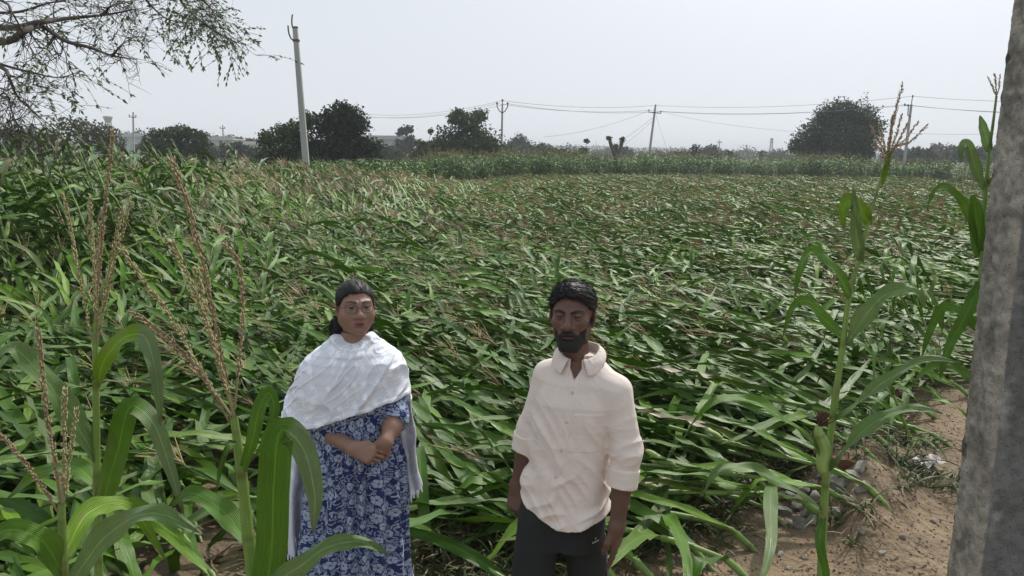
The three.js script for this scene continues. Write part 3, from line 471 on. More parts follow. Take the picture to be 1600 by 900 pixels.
function pole(key, label, base, topPx, z, w, arms) {
  const b = at(base[0], base[1], z).setY(0), top = at(topPx[0], topPx[1], z), t = thing('utility_pole', label, 'utility pole', b), d = top.clone().sub(b), h = d.length(), q = new THREE.Quaternion().setFromUnitVectors(V(0, 1, 0), d.normalize());
  t.quaternion.copy(q); part('shaft', poleShaft(h, w, w * 0.66, w * 0.7, w * 0.5), concMat, t); tips[key] = [];
  arms(t, h); t.updateMatrixWorld(true);
  t.traverse((m) => { if (m.name === 'insulator') { m.geometry.computeBoundingBox(); const c = V(0, 0, 0); m.geometry.boundingBox.getCenter(c); tips[key].push(c.applyMatrix4(m.matrixWorld)); } });
  return t;
}
const knob = (x, y, z, s = 1) => { const g = new THREE.LatheGeometry([[0, -0.14], [0.05, -0.14], [0.05, -0.06], [0.11, -0.03], [0.07, 0.02], [0.1, 0.06], [0.05, 0.11], [0, 0.13]].map(([a, b]) => new THREE.Vector2(a * s, b * s)), 10); g.translate(x, y, z); return g; };
pole('near', 'tall leaning concrete pole with bent iron brackets rising before the bushes', [481, 262], [461, 42], -33, 0.29, (t, h) => { // its brackets are bent and carry no wires
  part('bracket', tube(curve([V(-0.02, h - 0.1, 0), V(-0.11, h + 0.02, 0), V(-0.11, h + 0.3, 0), V(-0.07, h + 0.5, 0)], 10), 0.03, 6), ironMat, t); part('bracket', tube(curve([V(0.02, h - 0.55, 0.08), V(-0.16, h - 0.5, 0.08), V(-0.26, h - 0.25, 0.08), V(-0.27, h + 0.05, 0.08)], 12), 0.03, 6), ironMat, t); part('collar', box(0.26, 0.08, 0.22, 0, h - 0.55, 0), ironMat, t); part('cap', box(0.22, 0.06, 0.18, 0, h - 0.02, 0), ironMat, t);
});
pole('fork', 'straight pole with a V-shaped cross-arm and three insulators', [783, 262], [785, 162], -80, 0.26, (t, h) => {
  part('cross_arm', tube([V(0, h - 0.95, 0.1), V(-0.3, h - 0.75, 0.1), V(-0.55, h - 0.3, 0.1), V(-0.55, h - 0.1, 0.1)], 0.05, 6), ironMat, t); part('cross_arm', tube([V(0, h - 0.95, 0.1), V(0.3, h - 0.75, 0.1), V(0.55, h - 0.3, 0.1), V(0.55, h - 0.1, 0.1)], 0.05, 6), ironMat, t);
  for (const [x, y] of [[-0.55, h], [0, h + 0.32], [0.55, h]]) part('insulator', knob(x, y, x ? 0.1 : 0, 1.2), porcMat, t); part('pin', tube([V(0, h, 0), V(0, h + 0.25, 0)], 0.04, 6), ironMat, t);
});
pole('tilt', 'strongly tilted pole stayed by guy wires in the middle distance', [1011, 262], [1024, 166], -90, 0.3, (t, h) => {
  part('cross_arm', box(1.5, 0.1, 0.1, 0, h - 0.75, 0.16), ironMat, t); for (const [x, y] of [[-0.7, h - 0.55], [0, h + 0.1], [0.7, h - 0.55]]) part('insulator', knob(x, y, 0.1, 0.9), porcMat, t);
});
pole('right', 'slightly tilted pole right of the broad dark tree', [1411, 268], [1424, 163], -70, 0.25, (t, h) => {
  part('pin', tube([V(0, h - 0.1, 0), V(0.02, h + 0.6, 0)], 0.035, 6), ironMat, t); part('cross_arm', tube([V(0.05, h - 1.1, 0.1), V(-0.25, h - 1.0, 0.1), V(-0.3, h - 0.2, 0.1)], 0.045, 6), ironMat, t);
  for (const [x, y] of [[-0.3, h - 0.1], [0.02, h + 0.72], [-0.62, h - 0.05]]) part('insulator', knob(x, y, 0.05, 0.9), porcMat, t); part('bracket', box(0.5, 0.06, 0.06, -0.4, h - 0.12, 0.1), ironMat, t);
});
const plainTop = (t, h) => { part('cross_arm', box(0.9, 0.09, 0.09, 0, h - 0.4, 0.14), ironMat, t); for (const x of [-0.4, 0, 0.4]) part('insulator', knob(x, x ? h - 0.22 : h + 0.12, x ? 0.14 : 0, 0.9), porcMat, t); };
pole('l1', 'thin far pole at the left before the pale low building', [208, 240], [208, 178], -95, 0.24, plainTop);
pole('l2', 'thin far pole before the house with dark windows', [350, 240], [348, 197], -130, 0.26, plainTop);
pole('r2', 'tiny far pole beside the small domed tree', [1124, 243], [1124, 220], -160, 0.24, plainTop);
pole('bush', 'far pole mostly hidden behind the dense bushy tree', [540, 240], [541, 176], -105, 0.24, plainTop);
{
  const wire = (label, a, b, sag, r = 0.018) => { const pts = []; for (let i = 0; i <= 16; i++) { const t = i / 16; pts.push(a.clone().lerp(b, t).add(V(0, -sag * 4 * t * (1 - t), 0))); } tag(part('overhead_wire', tube(pts, r, 4, false), wireMat), label, 'wire'); };
  const off = at(1640, 160, -64), T = tips;
  ['lowest', 'topmost', 'front'].forEach((w, k) => { wire(`${w} thin wire from the dense bushy tree to the forked pole`, T.bush[k], T.fork[k], 0.9); wire(`${w} thin wire from the forked pole to the tilted pole`, T.fork[k], T.tilt[k], 0.45); wire(`${w} thin wire passing behind the broad tree to the right pole`, T.tilt[k], T.right[k], 0.55); wire(`${w} thin wire running right from the right pole past the concrete post`, T.right[k], off.clone().add(V(0, [-0.85, 0.05, -1][k], k * 0.3)), 0.15); });
  wire('sagging thin line from the tilted pole down to the low bushes at left', T.tilt[0].clone(), at(850, 214, -84), 0.5, 0.013); wire('steep stay wire left of the tilted pole', at(1020, 184, -90), at(958, 228, -86), 0.1, 0.014); wire('second stay wire left of the tilted pole', at(1018, 190, -90), at(976, 226, -88), 0.05, 0.013); wire('short stay wire right of the tilted pole', at(1024, 178, -90), at(1042, 232, -88), 0.05, 0.013); wire('low sagging line from the tilted pole towards the right pole', T.tilt[2].clone(), at(1415, 206, -70), 0.9, 0.013); wire('low line leaving the right pole towards the concrete post', at(1417, 208, -70), at(1640, 204, -66), 0.2, 0.012);
}
// lattice tower, tiny, far off
{
  const t = thing('lattice_tower', 'faint far-off lattice tower left of the broad tree', 'tower', at(1204, 245, -420).setY(0)), h = 12, gs = []; for (const [x, z] of [[-1, -1], [1, -1], [1, 1], [-1, 1]]) part('leg', tube([V(x, 0, z), V(x * 0.3, h, z * 0.3)], 0.16, 4), ironMat, t);
  for (let k = 0; k < 6; k++) { const y = k * 2, a = 1 - 0.7 * y / h, b = 1 - 0.7 * (y + 2) / h; part('brace', mergeGeometries([tube([V(-a, y, a), V(b, y + 2, b)], 0.09, 3), tube([V(a, y, a), V(-b, y + 2, b)], 0.09, 3)]), ironMat, t); } part('arm', box(3.2, 0.2, 0.2, 0, h * 0.82, 0), ironMat, t); part('arm', box(2.4, 0.2, 0.2, 0, h * 0.94, 0), ironMat, t);
}
// ---------------------------------------------------------------- far buildings
{
  const wall = (r, g, b) => std({ color: RGB(r, g, b), roughness: 0.9 }), dark = std({ color: RGB(0.05, 0.055, 0.06), roughness: 0.5 }), slab = wall(0.5, 0.49, 0.46);
  const house = (label, px, z, w, d, h, m, wins, ry = 0) => {
    const t = thing('farm_building', label, 'building', at(px, 240, -z).setY(0)); t.rotation.y = ry; part('wall', box(w, h, d, 0, h / 2, 0), m, t); part('roof', box(w + 0.7, 0.25, d + 0.7, 0, h + 0.126, 0), slab, t); part('parapet', box(w + 0.2, 0.5, 0.15, 0, h + 0.502, d / 2), m, t);
    for (const [x, y, ww, hh] of wins) { const f = part('window', box(ww, hh, 0.12, x, y, d / 2 + 0.02), dark, t); part('sill', box(ww + 0.2, 0.1, 0.25, x, y - hh / 2 - 0.05, d / 2 + 0.06), slab, f); }
  };
  house('white two-part house at the far left behind the branches', 32, 150, 10, 8, 4.6, wall(0.4, 0.4, 0.38), [[-3, 3.4, 1.2, 1.4], [1, 3.4, 1.2, 1.4], [3.4, 1.2, 1.4, 2.2]]);
  house('pale blue-grey low building behind the thin left pole', 214, 165, 13, 8, 4.5, wall(0.4, 0.47, 0.5), [[-4.4, 1.8, 1.6, 2.4], [-1.2, 1.8, 1.6, 2.4], [2, 1.8, 1.6, 2.4], [4.8, 1.8, 1.6, 2.4]]);
  house('whitish house with dark windows behind the second small pole', 345, 170, 8, 7, 4.2, wall(0.4, 0.41, 0.4), [[-2, 3.2, 1.2, 1.6], [1.8, 3.2, 1.2, 1.6]]);
  house('low pale wall-like shed right of the house with dark windows', 378, 180, 12, 5, 3.3, wall(0.52, 0.5, 0.48), [[-3, 2, 1.4, 1.2], [3, 2, 1.4, 1.2]]);
  house('long low grey building between the bushy tree and the olive bush', 610, 160, 11, 7, 4.6, wall(0.4, 0.4, 0.42), [[-3, 2.6, 1.4, 1.5], [0.5, 2.6, 1.4, 1.5], [3.6, 2.6, 1.4, 1.5]]);
  const w = thing('water_tank', 'flared water tank on legs on the far left skyline', 'water tank', at(173, 240, -240).setY(0)), gl = new THREE.LatheGeometry([[0, 9.9], [0.8, 9.9], [1.4, 11.6], [1.4, 11.9], [0, 12.1]].map(([a, b]) => new THREE.Vector2(a, b)), 16); part('tank', gl, wall(0.4, 0.38, 0.36), w); for (const [x, z] of [[-0.6, -0.6], [0.6, -0.6], [0.6, 0.6], [-0.6, 0.6]]) part('leg', tube([V(x, 0, z), V(x, 10, z)], 0.16, 6), wall(0.4, 0.38, 0.36), w);
  const hp = thing('straw_heap', 'small whitish heap at the foot of the thin left pole', 'heap', at(204, 240, -110).setY(0)); const hg = new THREE.SphereGeometry(1.6, 18, 9, 0, 6.283, 0, 1.57), p = hg.attributes.position; for (let i = 0; i < p.count; i++) { const k = 1 + 0.2 * noise(p.getX(i) * 2, p.getY(i) * 2, p.getZ(i) * 2); p.setXYZ(i, p.getX(i) * k * 1.5, p.getY(i) * k * 0.7, p.getZ(i) * k); } hg.computeVertexNormals(); part('cover', hg, wall(0.62, 0.6, 0.56), hp);
}
// low far hills and the hazy wood line on the horizon
{
  const pos = [], idx = [], n = 160; for (let i = 0; i <= n; i++) { const x = lerp(-1500, 1500, i / n), h = 9 + 10 * Math.max(0, fbm(i * 0.09, 3, 1, 4) + 0.25) + 3 * fbm(i * 0.8, 5, 1, 2), z = -1050 - 40 * Math.sin(i * 0.2); pos.push(x, -2, z + 90, x, h, z, x, h * 0.9, z - 60, x, -2, z - 200); if (i) for (let k = 0; k < 3; k++) { const a = (i - 1) * 4 + k; idx.push(a, a + 4, a + 1, a + 1, a + 4, a + 5); } }
  tag(part('hills', geoOf(pos, idx), std({ color: RGB(0.07, 0.085, 0.06), roughness: 1, side: THREE.DoubleSide })), 'low hazy blue hills along the horizon', null, null, 'structure');
  const rng = rngOf(8), bl = []; for (let k = 0; k < 260; k++) { const x = lerp(-330, 330, rng()); bl.push([x, 1.5 + 2 * rng(), -330 - 120 * rng(), 3 + 3 * rng(), 0.75]); }
  tag(part('far_tree_line', crownGeo(bl, 26000, 1.1, DARK, rng, 0.2), crownMat), 'hazy far-off tree line along the horizon', 'wood', null, 'stuff');
}
// ---------------------------------------------------------------- people: signed distances meshed as one surface
const len3 = (x, y, z) => Math.sqrt(x * x + y * y + z * z);
const smin = (a, b, k) => { const h = Math.max(k - Math.abs(a - b), 0) / k; return Math.min(a, b) - h * h * k * 0.25; };
const smax = (a, b, k) => -smin(-a, -b, k);
function cap(a, b, ra, rb) { const bx = b.x - a.x, by = b.y - a.y, bz = b.z - a.z, l2 = bx * bx + by * by + bz * bz; return (x, y, z) => { const px = x - a.x, py = y - a.y, pz = z - a.z, t = clamp((px * bx + py * by + pz * bz) / l2); return len3(px - bx * t, py - by * t, pz - bz * t) - (ra + (rb - ra) * t); }; }
function ell(cx, cy, cz, rx, ry, rz) { return (x, y, z) => { x -= cx; y -= cy; z -= cz; const k0 = len3(x / rx, y / ry, z / rz), k1 = len3(x / (rx * rx), y / (ry * ry), z / (rz * rz)); return k1 < 1e-9 ? -Math.min(rx, ry, rz) : k0 * (k0 - 1) / k1; }; }
const join = (list, k) => (x, y, z) => { let d = list[0](x, y, z); for (let i = 1; i < list.length; i++) d = smin(d, list[i](x, y, z), k); return d; };
// surface nets over a box; colour(x, y, z) optional; uvOf(x, y, z) optional
function net(f, lo, hi, cell, colour, uvOf) {
  const nx = Math.ceil((hi[0] - lo[0]) / cell) + 1, ny = Math.ceil((hi[1] - lo[1]) / cell) + 1, nz = Math.ceil((hi[2] - lo[2]) / cell) + 1, D = new Float32Array(nx * ny * nz), at3 = (i, j, k) => (k * ny + j) * nx + i;
  const B = 4, thr = cell * B * 0.87 * 1.6; // evaluate coarsely first and skip the empty blocks
  D.fill(1);
  for (let k = 0; k < nz; k += B) for (let j = 0; j < ny; j += B) for (let i = 0; i < nx; i += B) {
    const c = f(lo[0] + (i + B / 2) * cell, lo[1] + (j + B / 2) * cell, lo[2] + (k + B / 2) * cell), far = Math.abs(c) > thr + 0.02;
    for (let kk = k; kk < Math.min(nz, k + B); kk++) for (let jj = j; jj < Math.min(ny, j + B); jj++) for (let ii = i; ii < Math.min(nx, i + B); ii++) D[at3(ii, jj, kk)] = far ? c : f(lo[0] + ii * cell, lo[1] + jj * cell, lo[2] + kk * cell);
  }
  const id = new Int32Array(nx * ny * nz).fill(-1), pos = [], idx = [];
  for (let k = 0; k < nz - 1; k++) for (let j = 0; j < ny - 1; j++) for (let i = 0; i < nx - 1; i++) {
    const v = []; let m = 0; for (let q = 0; q < 8; q++) { const d = D[at3(i + (q & 1), j + (q >> 1 & 1), k + (q >> 2))]; v.push(d); if (d < 0) m++; }
    if (m === 0 || m === 8) continue;
    let X = 0, Y = 0, Z = 0, c = 0;
    for (let a = 0; a < 8; a++) for (const b of [a | 1, a | 2, a | 4]) if (b !== a && (v[a] < 0) !== (v[b] < 0)) { const t = v[a] / (v[a] - v[b]); X += (a & 1) + t * ((b & 1) - (a & 1)); Y += (a >> 1 & 1) + t * ((b >> 1 & 1) - (a >> 1 & 1)); Z += (a >> 2) + t * ((b >> 2) - (a >> 2)); c++; }
    id[at3(i, j, k)] = pos.length / 3; pos.push(lo[0] + (i + X / c) * cell, lo[1] + (j + Y / c) * cell, lo[2] + (k + Z / c) * cell);
  }
  const quad = (a, b, c, d, flip) => { if (a < 0 || b < 0 || c < 0 || d < 0) return; flip ? idx.push(a, c, b, a, d, c) : idx.push(a, b, c, a, c, d); };
  for (let k = 1; k < nz - 1; k++) for (let j = 1; j < ny - 1; j++) for (let i = 1; i < nx - 1; i++) {
    const d = D[at3(i, j, k)] < 0;
    if (d !== D[at3(i + 1, j, k)] < 0) quad(id[at3(i, j - 1, k - 1)], id[at3(i, j, k - 1)], id[at3(i, j, k)], id[at3(i, j - 1, k)], !d);
    if (d !== D[at3(i, j + 1, k)] < 0) quad(id[at3(i - 1, j, k - 1)], id[at3(i - 1, j, k)], id[at3(i, j, k)], id[at3(i, j, k - 1)], !d);
    if (d !== D[at3(i, j, k + 1)] < 0) quad(id[at3(i - 1, j - 1, k)], id[at3(i, j - 1, k)], id[at3(i, j, k)], id[at3(i - 1, j, k)], !d);
  }
  const n = pos.length / 3, nor = new Float32Array(n * 3), e = cell * 0.5, col = colour && new Float32Array(n * 3), uv = new Float32Array(n * 2);
  for (let i = 0; i < n; i++) {
    const x = pos[i * 3], y = pos[i * 3 + 1], z = pos[i * 3 + 2]; let a = f(x + e, y, z) - f(x - e, y, z), b = f(x, y + e, z) - f(x, y - e, z), c = f(x, y, z + e) - f(x, y, z - e); const l = len3(a, b, c) || 1;
    nor[i * 3] = a / l; nor[i * 3 + 1] = b / l; nor[i * 3 + 2] = c / l;
    if (colour) { const q = colour(x, y, z, nor[i * 3], nor[i * 3 + 1], nor[i * 3 + 2]); col[i * 3] = q[0]; col[i * 3 + 1] = q[1]; col[i * 3 + 2] = q[2]; }
    if (uvOf) { const q = uvOf(x, y, z); uv[i * 2] = q[0]; uv[i * 2 + 1] = q[1]; }
  }
  const g = new THREE.BufferGeometry(); g.setAttribute('position', new THREE.Float32BufferAttribute(pos, 3)); g.setAttribute('normal', new THREE.BufferAttribute(nor, 3)); g.setAttribute('uv', new THREE.BufferAttribute(uv, 2)); if (col) g.setAttribute('color', new THREE.BufferAttribute(col, 3));
  g.setIndex(idx); return g;
}
const moved = (f, inv) => { const e = inv.elements; return (x, y, z) => f(e[0] * x + e[4] * y + e[8] * z + e[12], e[1] * x + e[5] * y + e[9] * z + e[13], e[2] * x + e[6] * y + e[10] * z + e[14]); };
const frame = (p, rx, ry, rz, s = 1) => new THREE.Matrix4().compose(p, new THREE.Quaternion().setFromEuler(new THREE.Euler(rx, ry, rz, 'YXZ')), V(s, s, s));

// a head in its own frame: y up, z to the front, origin between the ears
function headShape(male) {
  const F = male ? 0 : 1, sy = 1, s = [];
  const base = join([ell(0, 0.032 - F * 0.004, -0.012, 0.074 + F * 0.001, 0.085 - F * 0.013, 0.093 - F * 0.002), ell(0, -0.03, 0.024, 0.06 + F * 0.008, 0.083 - F * 0.003, 0.067)], 0.03);
  const jawC = male ? [[0.045, -0.06, 0.004, 0.02], [0, -0.106, 0.064, 0.0205]] : [[0.048, -0.056, 0.006, 0.024], [0, -0.094, 0.062, 0.021]];
  const jL = cap(V(jawC[0][0], jawC[0][1], jawC[0][2]), V(0.012, jawC[1][1], jawC[1][2]), jawC[0][3], jawC[1][3]), jR = cap(V(-jawC[0][0], jawC[0][1], jawC[0][2]), V(-0.012, jawC[1][1], jawC[1][2]), jawC[0][3], jawC[1][3]);
  const chk = F ? [ell(0.041, -0.034, 0.053, 0.028, 0.032, 0.028), ell(-0.041, -0.034, 0.053, 0.028, 0.032, 0.028)] : [ell(0.042, -0.02, 0.056, 0.022, 0.018, 0.02), ell(-0.042, -0.02, 0.056, 0.022, 0.018, 0.02)];
  const brow = [cap(V(0.045, 0.02, 0.07), V(0.01, 0.019, 0.084), 0.01, 0.011), cap(V(-0.045, 0.02, 0.07), V(-0.01, 0.019, 0.084), 0.01, 0.011)];
  const bridge = cap(V(0, 0.014, 0.084), V(0, -0.03, male ? 0.107 : 0.103), male ? 0.008 : 0.007, 0.0125), tip = ell(0, -0.034, male ? 0.106 : 0.103, 0.0145, 0.0115, 0.0125), wing = [ell(0.0155, -0.038, 0.092, 0.0092, 0.0085, 0.011), ell(-0.0155, -0.038, 0.092, 0.0092, 0.0085, 0.011)], nostr = [ell(0.0065, -0.0455, 0.097, 0.004, 0.004, 0.005), ell(-0.0065, -0.0455, 0.097, 0.004, 0.004, 0.005)];
  const sock = [ell(0.033, 0.002, 0.098, 0.02, 0.0135, F ? 0.0145 : 0.0175), ell(-0.033, 0.002, 0.098, 0.02, 0.0135, F ? 0.0145 : 0.0175)], ball = [ell(0.032, 0.0, 0.073, 0.0135, 0.0135, 0.0135), ell(-0.032, 0.0, 0.073, 0.0135, 0.0135, 0.0135)], lid = [ell(0.032, 0.0, 0.073, 0.0158, 0.0148, 0.0152), ell(-0.032, 0.0, 0.073, 0.0158, 0.0148, 0.0152)];
  const mouth = ell(0, -0.068, 0.074, 0.03, 0.02, 0.02), up = ell(0, -0.063, 0.0905, 0.022, 0.0052, 0.0075), low = ell(0, -0.0735, 0.0885, 0.0195, 0.0065, 0.0085), slit = ell(0, -0.068, 0.098, 0.024, 0.0016, 0.012), phil = ell(0, -0.052, 0.103, 0.004, 0.008, 0.006), under = ell(0, -0.085, 0.094, 0.016, 0.006, 0.008);
  const ears = [1, -1].map((q) => { const m = frame(V(0.0765 * q, -0.006, -0.01), 0.0, 0.38 * q, -0.1 * q), inv = m.clone().invert(), o = moved(ell(0, 0, 0, 0.007, 0.031, 0.018), inv), c = moved(ell(0.006 * q, 0.002, 0.002, 0.005, 0.02, 0.0105), inv), lobe = moved(ell(0, -0.026, 0.005, 0.0065, 0.009, 0.008), inv); return (x, y, z) => smax(smin(o(x, y, z), lobe(x, y, z), 0.008), -c(x, y, z), 0.004); });
  const neck = [cap(V(0, -0.055, -0.028), V(0, -0.235, -0.052), male ? 0.054 : 0.05, male ? 0.06 : 0.055), cap(V(0.035, -0.05, -0.02), V(0.012, -0.2, 0.012), 0.016, 0.013), cap(V(-0.035, -0.05, -0.02), V(-0.012, -0.2, 0.012), 0.016, 0.013)], adam = ell(0, -0.145, 0.006, 0.012, 0.018, 0.013);
  const open = male ? 0.0018 : 0.0034;
  return (x, y, z) => {
    let d = base(x, y, z);
    d = smin(d, smin(jL(x, y, z), jR(x, y, z), 0.012), 0.03);
    if (z > 0) {
      d = smin(d, Math.min(chk[0](x, y, z), chk[1](x, y, z)), 0.025); d = smin(d, Math.min(brow[0](x, y, z), brow[1](x, y, z)), 0.016); d = smin(d, mouth(x, y, z), 0.02);
      d = smax(d, -Math.min(sock[0](x, y, z), sock[1](x, y, z)), 0.014);
      let nose = smin(bridge(x, y, z), tip(x, y, z), 0.01); nose = smin(nose, Math.min(wing[0](x, y, z), wing[1](x, y, z)), 0.006); nose = smax(nose, -Math.min(nostr[0](x, y, z), nostr[1](x, y, z)), 0.003); d = smin(d, nose, 0.012);
      const li = Math.min(lid[0](x, y, z), lid[1](x, y, z)), ey = Math.min(ball[0](x, y, z), ball[1](x, y, z)), ax = Math.abs(x) - 0.032, gap = Math.abs(y + 0.001) - open * Math.sqrt(Math.max(0, 1 - (ax / 0.0125) ** 2)); d = smin(d, smax(li, -gap, 0.0015), 0.004); d = Math.min(d, ey);
      d = smin(d, up(x, y, z), 0.006); d = smin(d, low(x, y, z), 0.006); d = smax(d, -slit(x, y, z), 0.0025); d = smax(d, -phil(x, y, z), 0.006); d = smax(d, -under(x, y, z), 0.012);
    }
    d = smin(d, Math.min(ears[0](x, y, z), ears[1](x, y, z)), 0.006);
    let n = Math.min(neck[0](x, y, z), 1); n = smin(n, Math.min(neck[1](x, y, z), neck[2](x, y, z)), 0.02); if (male) n = smin(n, adam(x, y, z), 0.015);
    return smin(d, n, 0.03);
  };
}
function faceColour(male, skin, x, y, z) { // the face's own colours: eyes, brows, lips
  const k = 1 + 0.1 * fbm(x * 60, y * 60, z * 60, 3); let c = skin.map((q) => q * k); if (z > 0.06) {
    const ax = Math.abs(x) - 0.032, ey = len3(ax, y, z - 0.073);
    if (ey < 0.01415 && z > 0.08 && Math.abs(y + 0.001) < (male ? 0.0032 : 0.004)) { const r = Math.hypot(ax - (male ? 0 : 0), y); return r < 0.0068 ? [0.012, 0.008, 0.006] : male ? [0.09, 0.075, 0.07] : [0.26, 0.23, 0.21]; }
    if (ey < 0.0175 && Math.abs(y - 0.0035) < 0.0022 && z > 0.08) return [0.02, 0.014, 0.012];
    const by = (male ? 0.0185 : 0.0225) + 0.004 * Math.sin(clamp((Math.abs(x) - 0.012) / 0.042) * 2.6) - (male ? 0.004 * sst(0.03, 0.008, Math.abs(x)) : 0), bw = (male ? 0.005 : 0.0042) * (1 - 0.5 * sst(0.03, 0.056, Math.abs(x)));
    const b = sst(bw + 0.0012, bw - 0.0012, Math.abs(y - by)) * sst(male ? 0.006 : 0.009, male ? 0.01 : 0.013, Math.abs(x)) * sst(0.058, 0.052, Math.abs(x)); c = c.map((q, i) => lerp(q, [0.018, 0.014, 0.012][i], b * (male ? 0.95 : 0.9)));
    const lp = Math.min(Math.hypot(x / 0.0235, (y + 0.0625) / 0.0058), Math.hypot(x / 0.021, (y + 0.0735) / 0.0068)), l = sst(1.1, 0.9, lp); c = c.map((q, i) => lerp(q, (male ? [0.12, 0.07, 0.068] : [0.19, 0.065, 0.06])[i], l * 0.8));
    if (!male && Math.hypot(x, y - 0.03) < 0.0032) c = [0.3, 0.03, 0.03];
  }
  return c;
}
// a hand as capsules: wrist, f towards the knuckles, n out of the back; side +1 puts the thumb at f x n
function handShape(w, f, n, side, curl, o = {}) {
  const s = V(0, 0, 0).crossVectors(f, n).normalize().multiplyScalar(side), sc = o.scale ?? 1, P = (a, b, c) => w.clone().addScaledVector(f, a * sc).addScaledVector(s, b * sc).addScaledVector(n, c * sc), palm = [], fingers = [], nails = [];
  const lens = [[0.04, 0.025, 0.02], [0.044, 0.029, 0.021], [0.041, 0.027, 0.021], [0.032, 0.02, 0.018]], off = [0.03, 0.01, -0.01, -0.028], kn = [0.086, 0.089, 0.084, 0.076], rr = [0.0088, 0.0092, 0.0088, 0.0078];
  for (let i = 0; i < 4; i++) {
    palm.push(cap(P(0.0, off[i] * 0.55, 0), P(kn[i], off[i], 0.002), 0.0165 * sc, 0.0125 * sc));
    let p = P(kn[i], off[i], 0.002), ang = 0; const fan = off[i] * (o.fan ?? 2.2), chain = [];
    for (let k = 0; k < 3; k++) { ang += (Array.isArray(curl) ? curl[i] : curl) * [0.75, 1.1, 0.8][k]; const d = f.clone().multiplyScalar(Math.cos(ang)).addScaledVector(n, -Math.sin(ang)).addScaledVector(s, fan * Math.max(0.2, Math.cos(ang)) * 0.5).normalize(), q = p.clone().addScaledVector(d, lens[i][k] * sc); chain.push(cap(p, q, rr[i] * sc * (1 - 0.07 * k), rr[i] * sc * (0.95 - 0.09 * k))); p = q; }
    fingers.push(join(chain, 0.003));
  }
  const t0 = P(0.016, 0.022, -0.006), ta = o.thumb ?? [0.045, 0.05, -0.014, 0.075, 0.05, -0.022, 0.098, 0.044, -0.028], t1 = P(ta[0], ta[1], ta[2]), t2 = P(ta[3], ta[4], ta[5]), t3 = P(ta[6], ta[7], ta[8]); palm.push(cap(t0, t1, 0.0165 * sc, 0.0115 * sc));
  const th = join([cap(t1, t2, 0.0108 * sc, 0.0098 * sc), cap(t2, t3, 0.0098 * sc, 0.0078 * sc)], 0.004), pa = join(palm, 0.014);
  return (x, y, z) => { let d = pa(x, y, z); const q = smin(d, th(x, y, z), 0.008); let e = fingers[0](x, y, z); for (let i = 1; i < 4; i++) e = Math.min(e, fingers[i](x, y, z)); return Math.min(q, smin(d, e, 0.006)); };
}
// a trunk as a stack of rounded sections: [y, cx, cz, half width, half depth] from low to high, turned by yaw
function stack(rows, yaw, pw = 2.4) {
  const c = Math.cos(yaw), s = Math.sin(yaw);
  return (x, y, z) => {
    let i = 0; while (i < rows.length - 2 && y > rows[i + 1][0]) i++;
    const a = rows[i], b = rows[i + 1], t0 = (y - a[0]) / (b[0] - a[0]), t = clamp(t0), u = t * t * (3 - 2 * t) * 0.5 + t * 0.5, cx = lerp(a[1], b[1], u), cz = lerp(a[2], b[2], u), hw = lerp(a[3], b[3], u), hd = lerp(a[4], b[4], u), dx = x - cx, dz = z - cz, X = Math.abs(c * dx - s * dz), Z = Math.abs(s * dx + c * dz);
    const q = Math.pow(Math.pow(X / hw, pw) + Math.pow(Z / hd, pw), 1 / pw), r = (q - 1) * Math.min(hw, hd) * (0.65 + 0.35 * (X + Z > 0 ? X / (X + Z) : 1)), out = Math.max(rows[0][0] - y, y - rows[rows.length - 1][0]);
    return out > 0 ? (r > 0 ? Math.hypot(r, out) : out) : Math.max(r, out);
  };
}

// loose strands on a hair surface: roots on the mesh, run along dir(p) laid on the surface, lifted a little
function strands(g, n, dir, L, r, lift, rng, keep = () => true) {
  const P = g.attributes.position, N = g.attributes.normal, gs = [], p = V(0, 0, 0), q = V(0, 0, 0), col = [];
  for (let k = 0, tries = 0; k < n && tries < n * 6; tries++) {
    const i = Math.floor(rng() * P.count); p.fromBufferAttribute(P, i); q.fromBufferAttribute(N, i); if (!keep(p, q)) continue; k++;
    const d = dir(p).add(V(rng() - 0.5, rng() - 0.5, rng() - 0.5).multiplyScalar(0.35)); d.addScaledVector(q, -d.dot(q)).normalize(); const l = L * (0.5 + 0.9 * rng()), u = lift * rng() * (rng() < 0.12 ? 2.4 : 1), c = rng() - 0.5, t = V(0, 0, 0).crossVectors(d, q), pts = [];
    for (let j = 0; j < 5; j++) { const s = j / 4; pts.push(p.clone().addScaledVector(d, l * (s - 0.25)).addScaledVector(q, -0.001 + u * s * (1.3 - 0.5 * s) - l * l * 5 * (s - 0.25) * (s - 0.25)).addScaledVector(t, c * l * 0.5 * s * s)); }
    const b = 0.006 + 0.014 * rng() * rng(); gs.push(paint(tube(pts, (s) => r * (1 - 0.75 * s), 3, false), b * 1.1, b, b * 0.98));
  }
  return mergeGeometries(gs);
}
const crumple = (() => { const w = 512, F = (u, v) => { let s = 0, a = 1; for (let o = 0, p = 5; o < 4; o++, p *= 2, a *= 0.5) { const du = 0.05 * tn(u, v, 6, 60 + o), dv = 0.05 * tn(u, v, 6, 70 + o); s += a * Math.pow(1 - Math.abs(tn(u + du, v + dv, p, 80 + o)), 3); } return s / 1.9; }; return tex(w, w, F, false); })();
